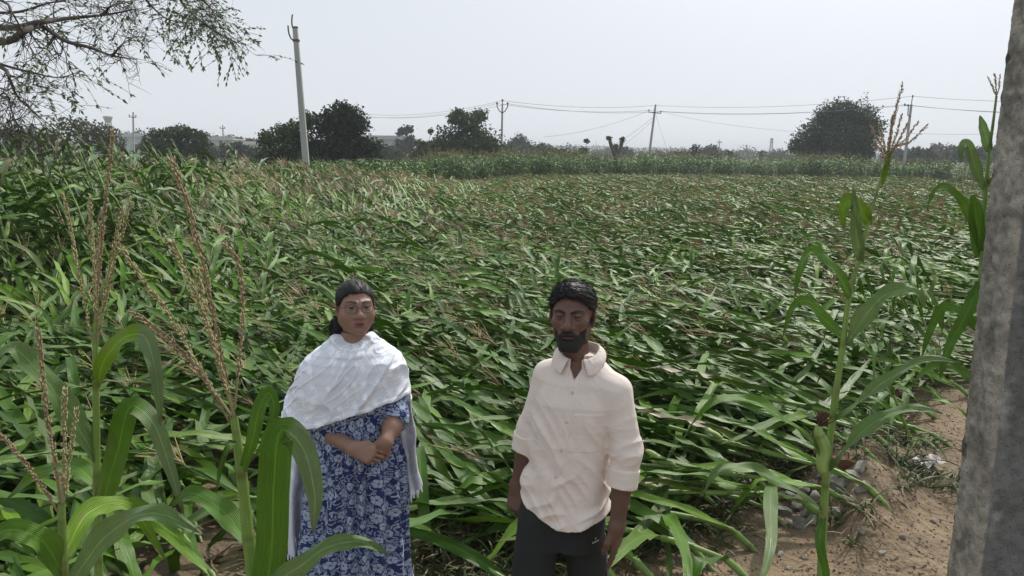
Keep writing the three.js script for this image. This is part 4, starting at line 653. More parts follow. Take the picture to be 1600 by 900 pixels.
// a sheet with thickness from P(u, v)
function sheet(P, nu, nv, thick, uvS = [1, 1]) {
  const a = []; for (let j = 0; j <= nv; j++) for (let i = 0; i <= nu; i++) a.push(P(i / nu, j / nv));
  const at2 = (i, j) => a[clamp(j, 0, nv) * (nu + 1) + clamp(i, 0, nu)], pos = [], uv = [], idx = [], n1 = (nu + 1) * (nv + 1);
  for (const s of [0.5, -0.5]) for (let j = 0; j <= nv; j++) for (let i = 0; i <= nu; i++) { const n = at2(i + 1, j).clone().sub(at2(i - 1, j)).cross(at2(i, j + 1).clone().sub(at2(i, j - 1))).normalize(), p = at2(i, j); pos.push(p.x + n.x * s * thick, p.y + n.y * s * thick, p.z + n.z * s * thick); uv.push(i / nu * uvS[0], j / nv * uvS[1]); }
  for (let j = 0; j < nv; j++) for (let i = 0; i < nu; i++) { const q = j * (nu + 1) + i, r = q + nu + 1; idx.push(q, q + 1, r, q + 1, r + 1, r, n1 + q, n1 + r, n1 + q + 1, n1 + q + 1, n1 + r, n1 + r + 1); }
  for (let i = 0; i < nu; i++) for (const j of [0, nv]) { const q = j * (nu + 1) + i; j ? idx.push(q, q + 1, n1 + q, q + 1, n1 + q + 1, n1 + q) : idx.push(q, n1 + q, q + 1, q + 1, n1 + q, n1 + q + 1); }
  for (let j = 0; j < nv; j++) for (const i of [0, nu]) { const q = j * (nu + 1) + i, r = q + nu + 1; i ? idx.push(q, n1 + q, r, r, n1 + q, n1 + r) : idx.push(q, r, n1 + q, r, n1 + r, n1 + q); }
  return geoOf(pos, idx, uv);
}
const strike = (f, o, d, far = 1) => { let t = 0; for (let i = 0; i < 160 && t < far; i++) { const s = f(o.x + d.x * t, o.y + d.y * t, o.z + d.z * t); if (s < 0.0004) break; t += Math.max(0.0004, s * 0.6); } return o.clone().addScaledVector(d, t); };
const ridge = (n) => 1 - Math.abs(n) * 2;
const weave = tex(256, 256, (u, v) => 0.5 + 0.25 * Math.sin(u * 6.283 * 64) * Math.sin(v * 6.283 * 64) + 0.25 * tfbm(u, v, 16, 4, 3), false);
const dull = (o) => phy({ roughness: 0.9, sheen: 0.3, sheenColor: new THREE.Color(1, 1, 1), sheenRoughness: 0.6, side: THREE.DoubleSide, ...o });
const skinMat = (n) => phy({ name: n, vertexColors: true, roughness: 0.52, specularIntensity: 0.8 });
const hairMat = phy({ name: 'black hair', vertexColors: true, roughness: 0.5, specularIntensity: 0.45 });
const geoMerge = (l) => mergeGeometries(l.map((g) => { const k = g.clone(); for (const n of Object.keys(k.attributes)) if (!['position', 'normal', 'uv', 'color'].includes(n)) k.deleteAttribute(n); return k; }));

// ---------------------------------------------------------------- the man
{
  const O = V(0.2, 0, -2.58), J = (x, y, z) => at(x, y, z).sub(O), SK = [0.135, 0.07, 0.05];
  const man = thing('person', 'man in a cream long-sleeved shirt with rolled cuffs and dark trousers, bearded, standing', 'person', O);
  const shL = J(857, 586, -2.64), shR = J(963, 611, -2.51), elL = J(829, 672, -2.66), wrL = J(809, 757, -2.66), elR = J(979, 704, -2.46), wrR = J(964, 822, -2.42), cuL = elL.clone().lerp(wrL, 0.36), cuR = elR.clone().lerp(wrR, 0.47);
  const yawAt = (y) => lerp(-0.52, -0.3, sst(0.85, 1.4, y));
  const rows = [[0.62, -0.004, 0, 0.166, 0.134], [0.8, -0.002, 0, 0.163, 0.13], [0.92, 0.003, 0, 0.155, 0.12], [1.05, 0.013, 0, 0.147, 0.112], [1.17, 0.026, 0, 0.147, 0.111], [1.28, 0.04, 0, 0.15, 0.108], [1.35, 0.046, -0.006, 0.13, 0.09], [1.4, 0.046, -0.012, 0.09, 0.07], [1.45, 0.044, -0.016, 0.06, 0.056]];
  const tor = (off, from = 0) => { const r = rows.filter((q) => q[0] > from).map(([y, x, z, a, b]) => [y, x, z, a + off, b + off]), fs = new Map(); return (x, y, z) => { const k = Math.round(clamp(y, 0.6, 1.5) * 50); if (!fs.has(k)) fs.set(k, stack(r, yawAt(k / 50))); return fs.get(k)(x, y, z); }; };
  const headM = frame(J(894.5, 492, -2.6), -0.1, -0.25, 0.02, 0.975), headI = headM.clone().invert(), hs = headShape(true);
  // body: coarse trunk and legs inside the clothes, fine head and hands
  const hipL = V(-0.085, 0.86, 0.02), hipR = V(0.085, 0.86, 0.0), knL = V(-0.135, 0.47, 0.035), knR = V(0.115, 0.47, 0.0), anL = V(-0.17, 0.08, -0.02), anR = V(0.135, 0.08, -0.03);
  const trunkF = join([tor(-0.018, 0.85), cap(shL, shR, 0.036, 0.036), cap(V(0.045, 1.36, -0.015), V(0.05, 1.46, 0), 0.062, 0.056), cap(shL, elL, 0.047, 0.038), cap(elL, cuL, 0.038, 0.036), cap(shR, elR, 0.047, 0.038), cap(elR, cuR, 0.038, 0.037), cap(hipL, knL, 0.066, 0.052), cap(knL, anL, 0.05, 0.036), cap(hipR, knR, 0.066, 0.052), cap(knR, anR, 0.05, 0.036), cap(anL, V(-0.2, 0.035, 0.13), 0.036, 0.03), cap(anR, V(0.15, 0.035, 0.13), 0.036, 0.03)], 0.03);
  const g1 = net(trunkF, [-0.34, 0, -0.22], [0.4, 1.44, 0.24], 0.013, (x, y, z) => SK.map((c) => c * (1 + 0.1 * fbm(x * 20, y * 20, z * 20, 2))));
  const g2 = net(hs, [-0.1, -0.235, -0.125], [0.1, 0.135, 0.135], 0.0027, (x, y, z) => faceColour(true, SK, x, y, z)); g2.applyMatrix4(headM);
  const arm = (el, wr, f, n, side, curl, o) => { const hand = handShape(wr, f, n, side, curl, o), fore = join([cap(el, el.clone().lerp(wr, 0.35), 0.041, 0.039), cap(el.clone().lerp(wr, 0.35), wr, 0.039, 0.0245), cap(wr, wr.clone().addScaledVector(f, 0.02), 0.024, 0.02)], 0.02), F = (x, y, z) => smin(fore(x, y, z), hand(x, y, z), 0.016), b = [wr.clone().addScaledVector(f, 0.22), el, wr], lo = [0, 1, 2].map((i) => Math.min(...b.map((p) => p.getComponent(i))) - 0.075), hi = [0, 1, 2].map((i) => Math.max(...b.map((p) => p.getComponent(i))) + 0.075); return net(F, lo, hi, 0.0034, (x, y, z) => SK.map((c) => c * 0.85 * (1 + 0.12 * fbm(x * 50, y * 50, z * 50, 3)))); };
  const fL = J(806, 790, -2.63).sub(wrL).normalize(), fR = J(961, 862, -2.44).sub(wrR).normalize();
  const g3 = arm(elL, wrL, fL, V(-0.55, 0, 0.8).normalize(), -1, [0.75, 0.8, 0.85, 0.9], { scale: 0.98 }), g4 = arm(elR, wrR, fR, V(0.85, 0, 0.5).normalize(), 1, [0.12, 0.16, 0.2, 0.26], { scale: 0.98 });
  part('body', geoMerge([g1, g2, g3, g4]), skinMat('skin of the man'), man);
  // hair and beard
  const hairLine = (x, y, z) => { const ax = Math.abs(x), front = 0.059 + 0.008 * Math.cos(x * 40) - 0.016 * sst(0.045, 0.068, ax), side = lerp(-0.055, 0.016, sst(-0.045, -0.028, z)); return lerp(side, front, sst(0.022, 0.048, z - 0.25 * (ax - 0.06))); };
  const hairF = (x, y, z) => { const al = -0.75 * x + 0.3 * y + 0.55 * z, p1 = 0.6 * x + 0.72 * z + 0.02 * noise(x * 20, y * 20, z * 20), p2 = 0.3 * x + 0.95 * y, n = noise(al * 16, p1 * 105, p2 * 105) * 0.0034 + noise(al * 26, p1 * 230, p2 * 230 + 9) * 0.0016, lift = 0.005 * sst(0.03, 0.1, y) * (1 + 0.6 * sst(0.05, -0.05, x)) + 0.011 * sst(0.03, 0.085, z) * sst(0.05, 0.08, y) + 0.003 * noise(x * 22, y * 22, z * 22) - 0.004 * sst(0.045, 0.0, y); return smax(hairE(x, y, z) - lift - n, hairLine(x, y, z) - y + n * 2.2 + 0.005 * noise(x * 45, z * 30, 2), 0.006); };
  const hairE = ell(0.002, 0.036, -0.013, 0.0835, 0.088, 0.1);
  const gh = net(hairF, [-0.12, -0.08, -0.13], [0.12, 0.17, 0.125], 0.0021, (x, y, z) => { const al = -0.75 * x + 0.3 * y + 0.55 * z, k = 1 + 0.8 * noise(al * 22, (0.6 * x + 0.72 * z) * 190, (0.3 * x + 0.95 * y) * 190); return [0.015 * k, 0.0135 * k, 0.014 * k]; }); gh.applyMatrix4(headM); part('hair', gh, hairMat, man); const fd = V(-0.75, 0.3, 0.55).transformDirection(headM), ctr = V(0, 0.03, -0.01).applyMatrix4(headM); part('hair_strands', strands(gh, 2600, () => fd.clone(), 0.03, 0.0007, 0.0045, rngOf(71), (p, q) => q.y > -0.5 || p.y < ctr.y), hairMat, man, 'stuff');
  const beardF = (x, y, z) => { const ax = Math.abs(x), n = 0.001 * noise(x * 300, y * 200, z * 300) + 0.0006 * noise(x * 90, y * 60, z * 90); const top = z < 0.03 ? lerp(0.004, -0.024, sst(-0.01, 0.03, z)) : z < 0.074 ? lerp(-0.024, -0.05, sst(0.03, 0.072, z)) : -0.0505 - 0.012 * sst(0.018, 0.034, ax); const lips = Math.hypot(ax / 0.0205, (y + 0.0725) / 0.0078) - 1; let d = hs(x, y, z) - 0.0012 - 0.0055 * sst(-0.07, -0.112, y) * sst(0.055, 0.02, ax) - 0.0018 * sst(0.03, 0.06, z) * sst(0.05, 0.03, ax) - n; d = smax(d, y - top + n, 0.003); d = smax(d, -0.127 - y, 0.006); d = smax(d, ax - lerp(0.069, 0.0575, sst(-0.02, -0.055, y)) + 0.004 * noise(x * 200, y * 200, z * 200), 0.004); d = smax(d, -0.012 - z + 0.3 * sst(-0.1, -0.13, y) * 0.1, 0.004); if (z > 0.06) d = smax(d, -lips * 0.01, 0.002); d = smax(d, 0.043 - ax - (z > 0.012 || y < -0.085 ? 1 : 0), 0.002); return y < -0.1 ? smax(d, 0.03 - z, 0.01) : d; };
  const gb = net(beardF, [-0.09, -0.145, -0.03], [0.09, 0.02, 0.115], 0.0026, (x, y, z) => { const k = 1 + 0.4 * noise(x * 120, y * 80, z * 120); return [0.013 * k, 0.011 * k, 0.01 * k]; }); gb.applyMatrix4(headM); const bMat = std({ name: 'beard', vertexColors: true, roughness: 0.75 }); part('beard', gb, bMat, man); part('beard_strands', strands(gb, 2600, () => V(0, -1, 0.25), 0.0065, 0.00055, 0.0026, rngOf(72)), bMat, man, 'stuff');
  // shirt
  const T0 = tor(0), yoke = join([cap(V(0.02, 1.385, -0.02), shL, 0.058, 0.05), cap(V(0.07, 1.385, -0.02), shR, 0.058, 0.052)], 0.02), slL = join([cap(shL, elL, 0.053, 0.05), cap(elL, cuL, 0.05, 0.047)], 0.02), slR = join([cap(shR, elR, 0.054, 0.053), cap(elR, cuR, 0.052, 0.048)], 0.02), dL = wrL.clone().sub(elL).normalize(), dR = wrR.clone().sub(elR).normalize();
  const local = (x, y, z) => { const a = yawAt(y), c = Math.cos(a), s = Math.sin(a), t = clamp((y - 0.8) / 0.6), cx = lerp(0, 0.046, t); return [c * (x - cx) - s * z, s * (x - cx) + c * z]; };
  const shirtF = (x, y, z) => {
    const [X, Z] = local(x, y, z); let d = smin(T0(x, y, z), yoke(x, y, z), 0.035);
    const low = sst(1.36, 1.0, y), a = x * 0.8 + y * 0.55, b = x * 0.55 - y * 0.8, w = 0.35 * noise(x * 7, y * 7, z * 7);
    let fold = 0.0052 * ridge(noise(a * 13 + w, b * 4.2 + w, 2 + z * 2)) * low + 0.0042 * ridge(noise(x * 9 - y * 17 + w, y * 5 + x * 6, 7)) * low + 0.003 * ridge(noise(a * 30 + w, b * 9, 12)) * sst(1.4, 1.1, y) + 0.0035 * ridge(noise(x * 10, y * 32 + w * 2, 21)) * sst(1.0, 0.86, y) * sst(-0.06, 0.06, x);
    d -= fold + 0.003 * low * noise(x * 4.5, y * 3, z * 4);
    if (Z > 0) { d -= 0.0022 * sst(0.0185, 0.0165, Math.abs(X)) - 0.0025 * Math.exp(-(((X + 0.0195) / 0.0028) ** 2)) * 0; d -= 0.0016 * sst(0.056, 0.0535, Math.abs(X - 0.078)) * sst(0.0685, 0.066, Math.abs(y - 1.2)); }
    for (const [f, c, el, dr, sd] of [[slL, cuL, elL, dL, 1], [slR, cuR, elR, dR, 2]]) {
      let s = f(x, y, z); if (s < 0.08) { const q = (x - c.x) * dr.x + (y - c.y) * dr.y + (z - c.z) * dr.z, el2 = Math.exp(-Math.pow((q + (sd === 1 ? 0.09 : 0.12)) / 0.05, 2)); s -= 0.005 * ridge(noise(x * 9 + sd, q * 26 + x * 8, z * 9)) * (0.35 + 0.65 * el2) + 0.004 * noise(x * 14, y * 5, z * 14 + sd); s = smin(s, Math.max(s - 0.0055, -0.062 - q + 0.004 * noise(x * 20, z * 20, 4)), 0.003); s = smax(s, q - 0.002, 0.004); }
      d = smin(d, s, 0.022);
    }
    const ang = Math.abs(Math.atan2(X, Z)), hem = 0.845 + 0.03 * sst(0.55, 1.4, ang) * (ang < 2.2 ? 1 : 0.4) + 0.045 * sst(-0.03, -0.14, x) + 0.004 * noise(x * 12, z * 12); d = smax(d, hem - y, 0.003);
    const vx = Math.abs(X + 0.004) - 0.5 * clamp(y - 1.372, 0, 0.09) * (y < 1.42 ? 1 : 1.6); if (Z > 0.0) d = smax(d, -Math.max(vx, 1.372 - y), 0.003);
    return smax(d, y - 1.447, 0.004);
  };
  const cream = dull({ name: 'cream shirt cotton', map: tex(256, 256, (u, v) => { const f = 0.93 + 0.05 * tfbm(u, v, 12, 4, 5); return [0.77 * f, 0.665 * f, 0.605 * f]; }), bumpMap: crumple, bumpScale: 0.0032 }); cream.bumpMap.repeat.set(1, 1);
  const shirt = part('shirt', net(shirtF, [-0.27, 0.74, -0.2], [0.36, 1.47, 0.25], 0.0046, null, (x, y, z) => [Math.atan2(x - 0.03, z) * 0.42, y * 2.4]), cream, man);
  // collar: a stand round the neck with two falling points
  const nb = V(0.045, 1.43, -0.012), cyaw = -0.28, ring = (a, r, y, k = 1) => V(nb.x + Math.sin(a + cyaw) * r, y, nb.z + Math.cos(a + cyaw) * r * k);
  for (const sd of [-1, 1]) {
    const P = (u, v) => { const a = sd * lerp(Math.PI, 0.36, u), f = sst(0.35, 1, u), top = lerp(1.478, 1.447, f), r0 = lerp(0.068, 0.073, f), tipA = a + sd * 0.14 * f * v, out = lerp(0.022, 0.027, f) * v, drop = lerp(0.026, 0.054, Math.pow(f, 2.4)) * v; return ring(tipA, r0 + out * (0.6 + 0.4 * v) + 0.008 * Math.sin(v * 3.1), top - drop - 0.012 * v * v * 0, 0.98); };
    part('collar', sheet(P, 26, 7, 0.0042, [1.2, 0.3]), cream, shirt); part('collar_stand', sheet((u, v) => ring(sd * lerp(Math.PI, 0.3, u), lerp(0.071, 0.0665, v), lerp(1.405, lerp(1.476, 1.444, sst(0.35, 1, u)), v)), 22, 3, 0.003, [1.2, 0.3]), cream, shirt);
  }
  const btn = std({ name: 'shirt button', color: RGB(0.55, 0.5, 0.46), roughness: 0.35 });
  for (const y of [1.335, 1.235, 1.135, 1.035, 0.935, 0.84]) { const a = yawAt(y), t = clamp((y - 0.8) / 0.6), d = V(-Math.sin(a), 0, -Math.cos(a)), o = V(lerp(0, 0.046, t), y, 0).addScaledVector(d, -0.32), p = strike(shirtF, o, d); const g = new THREE.CylinderGeometry(0.0056, 0.0062, 0.003, 14); g.rotateX(Math.PI / 2); g.rotateY(a); g.translate(p.x - d.x * 0.001, p.y, p.z - d.z * 0.001); part('button', g, btn, shirt); }
  // trousers
  const hipsF = stack([[0.74, -0.002, 0, 0.138, 0.1], [0.84, 0.0, 0, 0.14, 0.1], [0.96, 0.004, 0, 0.125, 0.092]], -0.45), lgL = join([cap(V(-0.075, 0.84, 0.012), knL, 0.083, 0.07), cap(knL, V(-0.165, 0.1, -0.01), 0.07, 0.055)], 0.02), lgR = join([cap(V(0.07, 0.84, -0.005), knR, 0.083, 0.07), cap(knR, V(0.132, 0.1, -0.02), 0.07, 0.055)], 0.02);
  const trF = (x, y, z) => { let d = smin(Math.min(lgL(x, y, z), lgR(x, y, z)), hipsF(x, y, z), 0.03); d -= 0.004 * ridge(noise(x * 8 + y * 6, y * 14 - x * 6, z * 6)) * sst(0.55, 0.78, y) + 0.003 * noise(x * 12, y * 5, z * 12); return smax(d, 0.09 - y, 0.004); };
  const trousers = part('trousers', net(trF, [-0.3, 0.06, -0.18], [0.28, 1.02, 0.2], 0.006, null, (x, y, z) => [x * 5, y * 5]), std({ name: 'charcoal trousers', side: THREE.DoubleSide, color: RGB(0.0125, 0.0135, 0.0145), bumpMap: weave, bumpScale: 0.0005, roughness: 0.85 }), man);
  { // small print on the thigh and the pale side piping
    const pr = std({ name: 'print', color: RGB(0.5, 0.5, 0.5), roughness: 0.7 }), o = camera.position.clone().sub(O), aim = J(930, 846, -2.46), d = aim.clone().sub(o).normalize(), p = strike(trF, o.clone().addScaledVector(d, 2.2), d), font = await new FontLoader().loadAsync('fonts/droid/droid_sans_bold.typeface.json');
    const g = new TextGeometry('BAZON', { font, size: 0.0075, depth: 0.0006, curveSegments: 3 }); g.computeBoundingBox(); g.translate(-g.boundingBox.max.x / 2, -0.004, 0); const tri = new THREE.ExtrudeGeometry(new THREE.Shape([new THREE.Vector2(-0.0045, 0.0145), new THREE.Vector2(0.0045, 0.0145), new THREE.Vector2(0, 0.0085)]), { depth: 0.0006, bevelEnabled: false });
    const e = 0.004, nn = V(trF(p.x + e, p.y, p.z) - trF(p.x - e, p.y, p.z), trF(p.x, p.y + e, p.z) - trF(p.x, p.y - e, p.z), trF(p.x, p.y, p.z + e) - trF(p.x, p.y, p.z - e)).normalize(), xx = V(nn.z, 0, -nn.x).normalize(), m = new THREE.Matrix4().makeBasis(xx, V(0, 0, 0).crossVectors(nn, xx), nn).setPosition(p.clone().addScaledVector(nn, 0.0012)); part('logo_print', geoMerge([g, tri].map((q) => (q.index ? q.toNonIndexed() : q))).applyMatrix4(m), pr, trousers);
    const line = []; for (let y = 0.78; y > 0.12; y -= 0.03) line.push(strike(trF, V(0.5, y, 0.03), V(-1, 0, 0)).add(V(0.001, 0, 0))); part('side_piping', tube(line, 0.0028, 5), std({ color: RGB(0.16, 0.16, 0.17), roughness: 0.8 }), trousers);
  }
}
// ---------------------------------------------------------------- the woman
{
  const O = V(-0.65, 0, -3.0), J = (x, y, z) => at(x, y, z).sub(O), SK = [0.255, 0.145, 0.105];
  const woman = thing('person', 'woman in a blue floral dress and white shawl with glasses, hands clasped, standing', 'person', O);
  const shL = V(-0.142, 1.27, -0.02), shR = V(0.146, 1.27, -0.01), elL = J(499, 667, -2.96), elR = J(619, 652, -2.93), wrL = J(552, 701, -2.8), wrR = J(603, 690, -2.82);
  const rows = [[0.1, -0.02, 0, 0.27, 0.2], [0.4, -0.022, 0, 0.226, 0.185], [0.65, -0.012, 0, 0.207, 0.172], [0.85, 0.0, 0, 0.194, 0.16], [1.0, 0.004, 0, 0.17, 0.142], [1.12, 0.0, 0, 0.163, 0.135], [1.24, 0, 0, 0.155, 0.12], [1.31, 0, -0.01, 0.11, 0.08], [1.38, 0, -0.015, 0.065, 0.055]];
  const dressT = stack(rows, 0.2), bodyT = stack(rows.filter((r) => r[0] > 0.8).map(([y, x, z, a, b]) => [y, x, z, a - 0.02, b - 0.02]), 0.2);
  const headM = frame(J(555, 478.5, -3.0), -0.1, 0.385, -0.02, 0.955), hs = headShape(false);
  const trunkF = join([bodyT, cap(shL, shR, 0.04, 0.04), cap(V(0, 1.33, -0.02), V(0, 1.42, 0), 0.056, 0.05), cap(shL, elL, 0.044, 0.036), cap(shR, elR, 0.044, 0.036), cap(V(-0.08, 0.85, 0), V(-0.09, 0.46, 0), 0.08, 0.05), cap(V(-0.09, 0.46, 0), V(-0.09, 0.08, -0.03), 0.05, 0.034), cap(V(0.08, 0.85, 0), V(0.075, 0.46, 0), 0.08, 0.05), cap(V(0.075, 0.46, 0), V(0.07, 0.08, -0.03), 0.05, 0.034), cap(V(-0.09, 0.06, -0.03), V(-0.1, 0.03, 0.12), 0.033, 0.026), cap(V(0.07, 0.06, -0.03), V(0.09, 0.03, 0.12), 0.033, 0.026)], 0.03);
  const skinC = (x, y, z) => SK.map((c) => c * (1 + 0.1 * fbm(x * 45, y * 45, z * 45, 3)));
  const g1 = net(trunkF, [-0.3, 0, -0.22], [0.3, 1.42, 0.22], 0.013, skinC), g2 = net(hs, [-0.1, -0.22, -0.125], [0.1, 0.135, 0.135], 0.0027, (x, y, z) => faceColour(false, SK, x, y, z)); g2.applyMatrix4(headM);
  const fL = J(590, 716, -2.79).sub(wrL).normalize(), fR = J(574, 718, -2.83).sub(wrR).normalize();
  const hL = handShape(wrL, fL, V(0.05, 0.35, 1).addScaledVector(fL, -(0.05 * fL.x + 0.35 * fL.y + fL.z)).normalize(), -1, [0.62, 0.7, 0.78, 0.85], { scale: 0.9, fan: 1, thumb: [0.05, 0.046, 0.0, 0.082, 0.042, -0.006, 0.105, 0.032, -0.014] });
  const hR = handShape(wrR, fR, V(0.2, 0.2, 1).addScaledVector(fR, -(0.2 * fR.x + 0.2 * fR.y + fR.z)).normalize(), -1, [0.55, 0.6, 0.62, 0.66], { scale: 0.88, fan: 1 });
  const foreL = join([cap(elL, elL.clone().lerp(wrL, 0.4), 0.04, 0.0375), cap(elL.clone().lerp(wrL, 0.4), wrL, 0.0375, 0.0245)], 0.02), foreR = join([cap(elR, elR.clone().lerp(wrR, 0.4), 0.04, 0.0375), cap(elR.clone().lerp(wrR, 0.4), wrR, 0.0375, 0.0245)], 0.02);
  const box3 = (ps, m) => [[0, 1, 2].map((i) => Math.min(...ps.map((p) => p.getComponent(i))) - m), [0, 1, 2].map((i) => Math.max(...ps.map((p) => p.getComponent(i))) + m)];
  const [la, lb] = box3([elL, wrL, wrL.clone().addScaledVector(fL, 0.16)], 0.07), [ra, rb] = box3([elR, wrR, wrR.clone().addScaledVector(fR, 0.16)], 0.07);
  const g3 = net((x, y, z) => smin(foreL(x, y, z), hL(x, y, z), 0.016), la, lb, 0.0034, skinC), g4 = net((x, y, z) => smin(foreR(x, y, z), hR(x, y, z), 0.016), ra, rb, 0.0034, skinC);
  part('body', geoMerge([g1, g2, g3, g4]), skinMat('skin of the woman'), woman);
  // hair drawn back, loose behind the neck
  const hE = ell(0, 0.03, -0.014, 0.0815, 0.085, 0.0985), back = [ell(0, -0.07, -0.08, 0.07, 0.085, 0.042), ell(-0.062, -0.1, -0.06, 0.042, 0.058, 0.036), ell(0.052, -0.105, -0.062, 0.036, 0.05, 0.036), ell(-0.01, -0.15, -0.085, 0.08, 0.05, 0.036)];
  const hairF = (x, y, z) => { const ax = Math.abs(x), n = noise(x * 110, y * 30 + z * 18, z * 30) * 0.0022 + noise(x * 230, y * 40, z * 40) * 0.001, line = lerp(lerp(-0.1, -0.018, sst(-0.05, 0.0, z)), 0.061 - 0.022 * sst(0.03, 0.066, ax), sst(0.02, 0.05, z - 0.25 * (ax - 0.055))); let d = smax(hE(x, y, z) - n, line - y, 0.005); d = smin(d, Math.min(back[0](x, y, z), back[1](x, y, z), back[2](x, y, z), back[3](x, y, z)) - 2.5 * n, 0.02); return d; };
  const gh = net(hairF, [-0.15, -0.22, -0.15], [0.15, 0.15, 0.12], 0.003, (x, y, z) => { const k = 1 + 0.5 * noise(x * 160, y * 30, z * 40); return [0.009 * k, 0.0085 * k, 0.0085 * k]; }); gh.applyMatrix4(headM); part('hair', gh, hairMat, woman); { const hc = V(0, 0.02, -0.1).applyMatrix4(headM); part('hair_strands', strands(gh, 3000, (p) => (p.y < hc.y - 0.03 ? V(0.1, -1, -0.1) : V(0, 0.25, -1).add(V((p.x - hc.x) * 3, 0, 0))), 0.05, 0.0006, 0.002, rngOf(73)), hairMat, woman, 'stuff'); }
  { // spectacles
    const gl = new THREE.Group(); gl.name = 'spectacles'; woman.add(gl); const rimM = std({ name: 'spectacle metal', color: RGB(0.035, 0.03, 0.03), roughness: 0.4 }), lens = phy({ name: 'spectacle lens', color: RGB(0.96, 0.97, 0.98), transmission: 1, thickness: 0, roughness: 0.02, ior: 1.5, specularIntensity: 0.3, side: THREE.DoubleSide });
    for (const s of [-1, 1]) {
      const rim = [], sh = []; for (let k = 0; k <= 40; k++) { const a = k / 40 * 6.2832, c = Math.cos(a), d = Math.sin(a), r = Math.pow(Math.pow(Math.abs(c), 3.2) + Math.pow(Math.abs(d), 3.2), -1 / 3.2), x = c * r * 0.0245, y = d * r * 0.0155; rim.push(V(s * 0.0325 + x, -0.003 + y, 0.1015 - 0.012 * Math.pow((s * 0.0325 + x) / 0.06, 2))); sh.push(new THREE.Vector2(x, y)); }
      part('rim', tube(rim, 0.0011, 6, false).applyMatrix4(headM), rimM, gl); const lg = new THREE.ShapeGeometry(new THREE.Shape(sh)), p = lg.attributes.position; for (let i = 0; i < p.count; i++) { const x = p.getX(i) + s * 0.0325; p.setXYZ(i, x, p.getY(i) - 0.003, 0.1015 - 0.012 * Math.pow(x / 0.06, 2)); } part('lens', lg.applyMatrix4(headM), lens, gl);
      part('temple', tube([V(s * 0.057, 0.002, 0.092), V(s * 0.073, 0.004, 0.08), V(s * 0.0795, 0.004, 0.03), V(s * 0.0805, 0.0, -0.012)], 0.0011, 6).applyMatrix4(headM), rimM, gl);
    }
    part('bridge', tube(curve([V(-0.009, 0.001, 0.1015), V(0, 0.004, 0.104), V(0.009, 0.001, 0.1015)], 6), 0.0011, 6).applyMatrix4(headM), rimM, gl);
  }
  // dress with a printed floral pattern
  const cv = document.createElement('canvas'); cv.width = cv.height = 1024; const c = cv.getContext('2d'), rng = rngOf(515); c.fillStyle = 'rgb(36,45,94)'; c.fillRect(0, 0, 1024, 1024);
  const tile = (f) => { for (const dx of [-1024, 0, 1024]) for (const dy of [-1024, 0, 1024]) { c.save(); c.translate(dx, dy); f(); c.restore(); } }, PALE = ['rgb(140,152,176)', 'rgb(130,143,168)', 'rgb(154,165,185)'];
  const blob = (x, y, r, n, a0, fill) => { c.beginPath(); for (let k = 0; k <= 60; k++) { const a = k / 60 * 6.2832, q = r * (0.74 + 0.26 * Math.abs(Math.cos((a - a0) * n / 2))); k ? c.lineTo(x + q * Math.cos(a), y + q * Math.sin(a)) : c.moveTo(x + q * Math.cos(a), y + q * Math.sin(a)); } c.closePath(); c.fillStyle = fill; c.fill(); };
  for (let k = 0; k < 330; k++) { const x = rng() * 1024, y = rng() * 1024, a = rng() * 6.3, l = 40 + 60 * rng(), b = (rng() - 0.5) * 2.8, w = 9 + 15 * rng(), col = PALE[k % 3]; tile(() => { c.strokeStyle = col; c.lineWidth = w; c.lineCap = 'round'; c.beginPath(); c.moveTo(x, y); c.quadraticCurveTo(x + Math.cos(a) * l * 0.6, y + Math.sin(a) * l * 0.6, x + Math.cos(a + b) * l, y + Math.sin(a + b) * l); c.stroke(); }); }
  const spots = []; for (let k = 0; k < 400 && spots.length < 26; k++) { const x = rng() * 1024, y = rng() * 1024; if (spots.every(([p, q]) => Math.hypot(((x - p + 1536) % 1024) - 512, ((y - q + 1536) % 1024) - 512) > 150)) spots.push([x, y]); }
  for (const [x, y] of spots) { const r = 58 + 26 * rng(), a = rng() * 6, n = 3 + Math.floor(rng() * 3), lv = rng(); tile(() => { for (let k = 0; k < 3; k++) { const b = a + k * 2.1; c.save(); c.translate(x, y); c.rotate(b); c.beginPath(); c.moveTo(r * 0.6, 0); c.quadraticCurveTo(r * 1.2, -r * 0.5, r * 1.75, 0); c.quadraticCurveTo(r * 1.2, r * 0.45, r * 0.6, 0); c.fillStyle = 'rgb(36,45,94)'; c.lineWidth = 12; c.strokeStyle = 'rgb(36,45,94)'; c.stroke(); c.fillStyle = PALE[1]; c.fill(); c.lineWidth = 5; c.beginPath(); c.moveTo(r * 0.7, 0); c.lineTo(r * 1.6, 0); c.stroke(); c.restore(); } const ox = r * 0.35 * Math.cos(a * 3), oy = r * 0.35 * Math.sin(a * 3); blob(x + ox, y + oy, r * 0.95, n, a + 1, 'rgb(34,42,88)'); blob(x, y, r * 1.08, n, a, 'rgb(34,42,88)'); blob(x + ox, y + oy, r * 0.78, n + 1, a + 1, PALE[1]); blob(x, y, r * 0.9, n, a, PALE[2]); c.strokeStyle = 'rgb(52,64,124)'; c.lineWidth = 4; for (let k = 0; k < n; k++) { const b = a + (k + 0.5) / n * 6.2832; c.beginPath(); c.moveTo(x + Math.cos(b) * r * 0.25, y + Math.sin(b) * r * 0.25); c.quadraticCurveTo(x + Math.cos(b + 0.3) * r * 0.5, y + Math.sin(b + 0.3) * r * 0.5, x + Math.cos(b) * r * 0.78, y + Math.sin(b) * r * 0.78); c.stroke(); } blob(x, y, r * 0.2, 6, lv, 'rgb(44,56,116)'); }); }
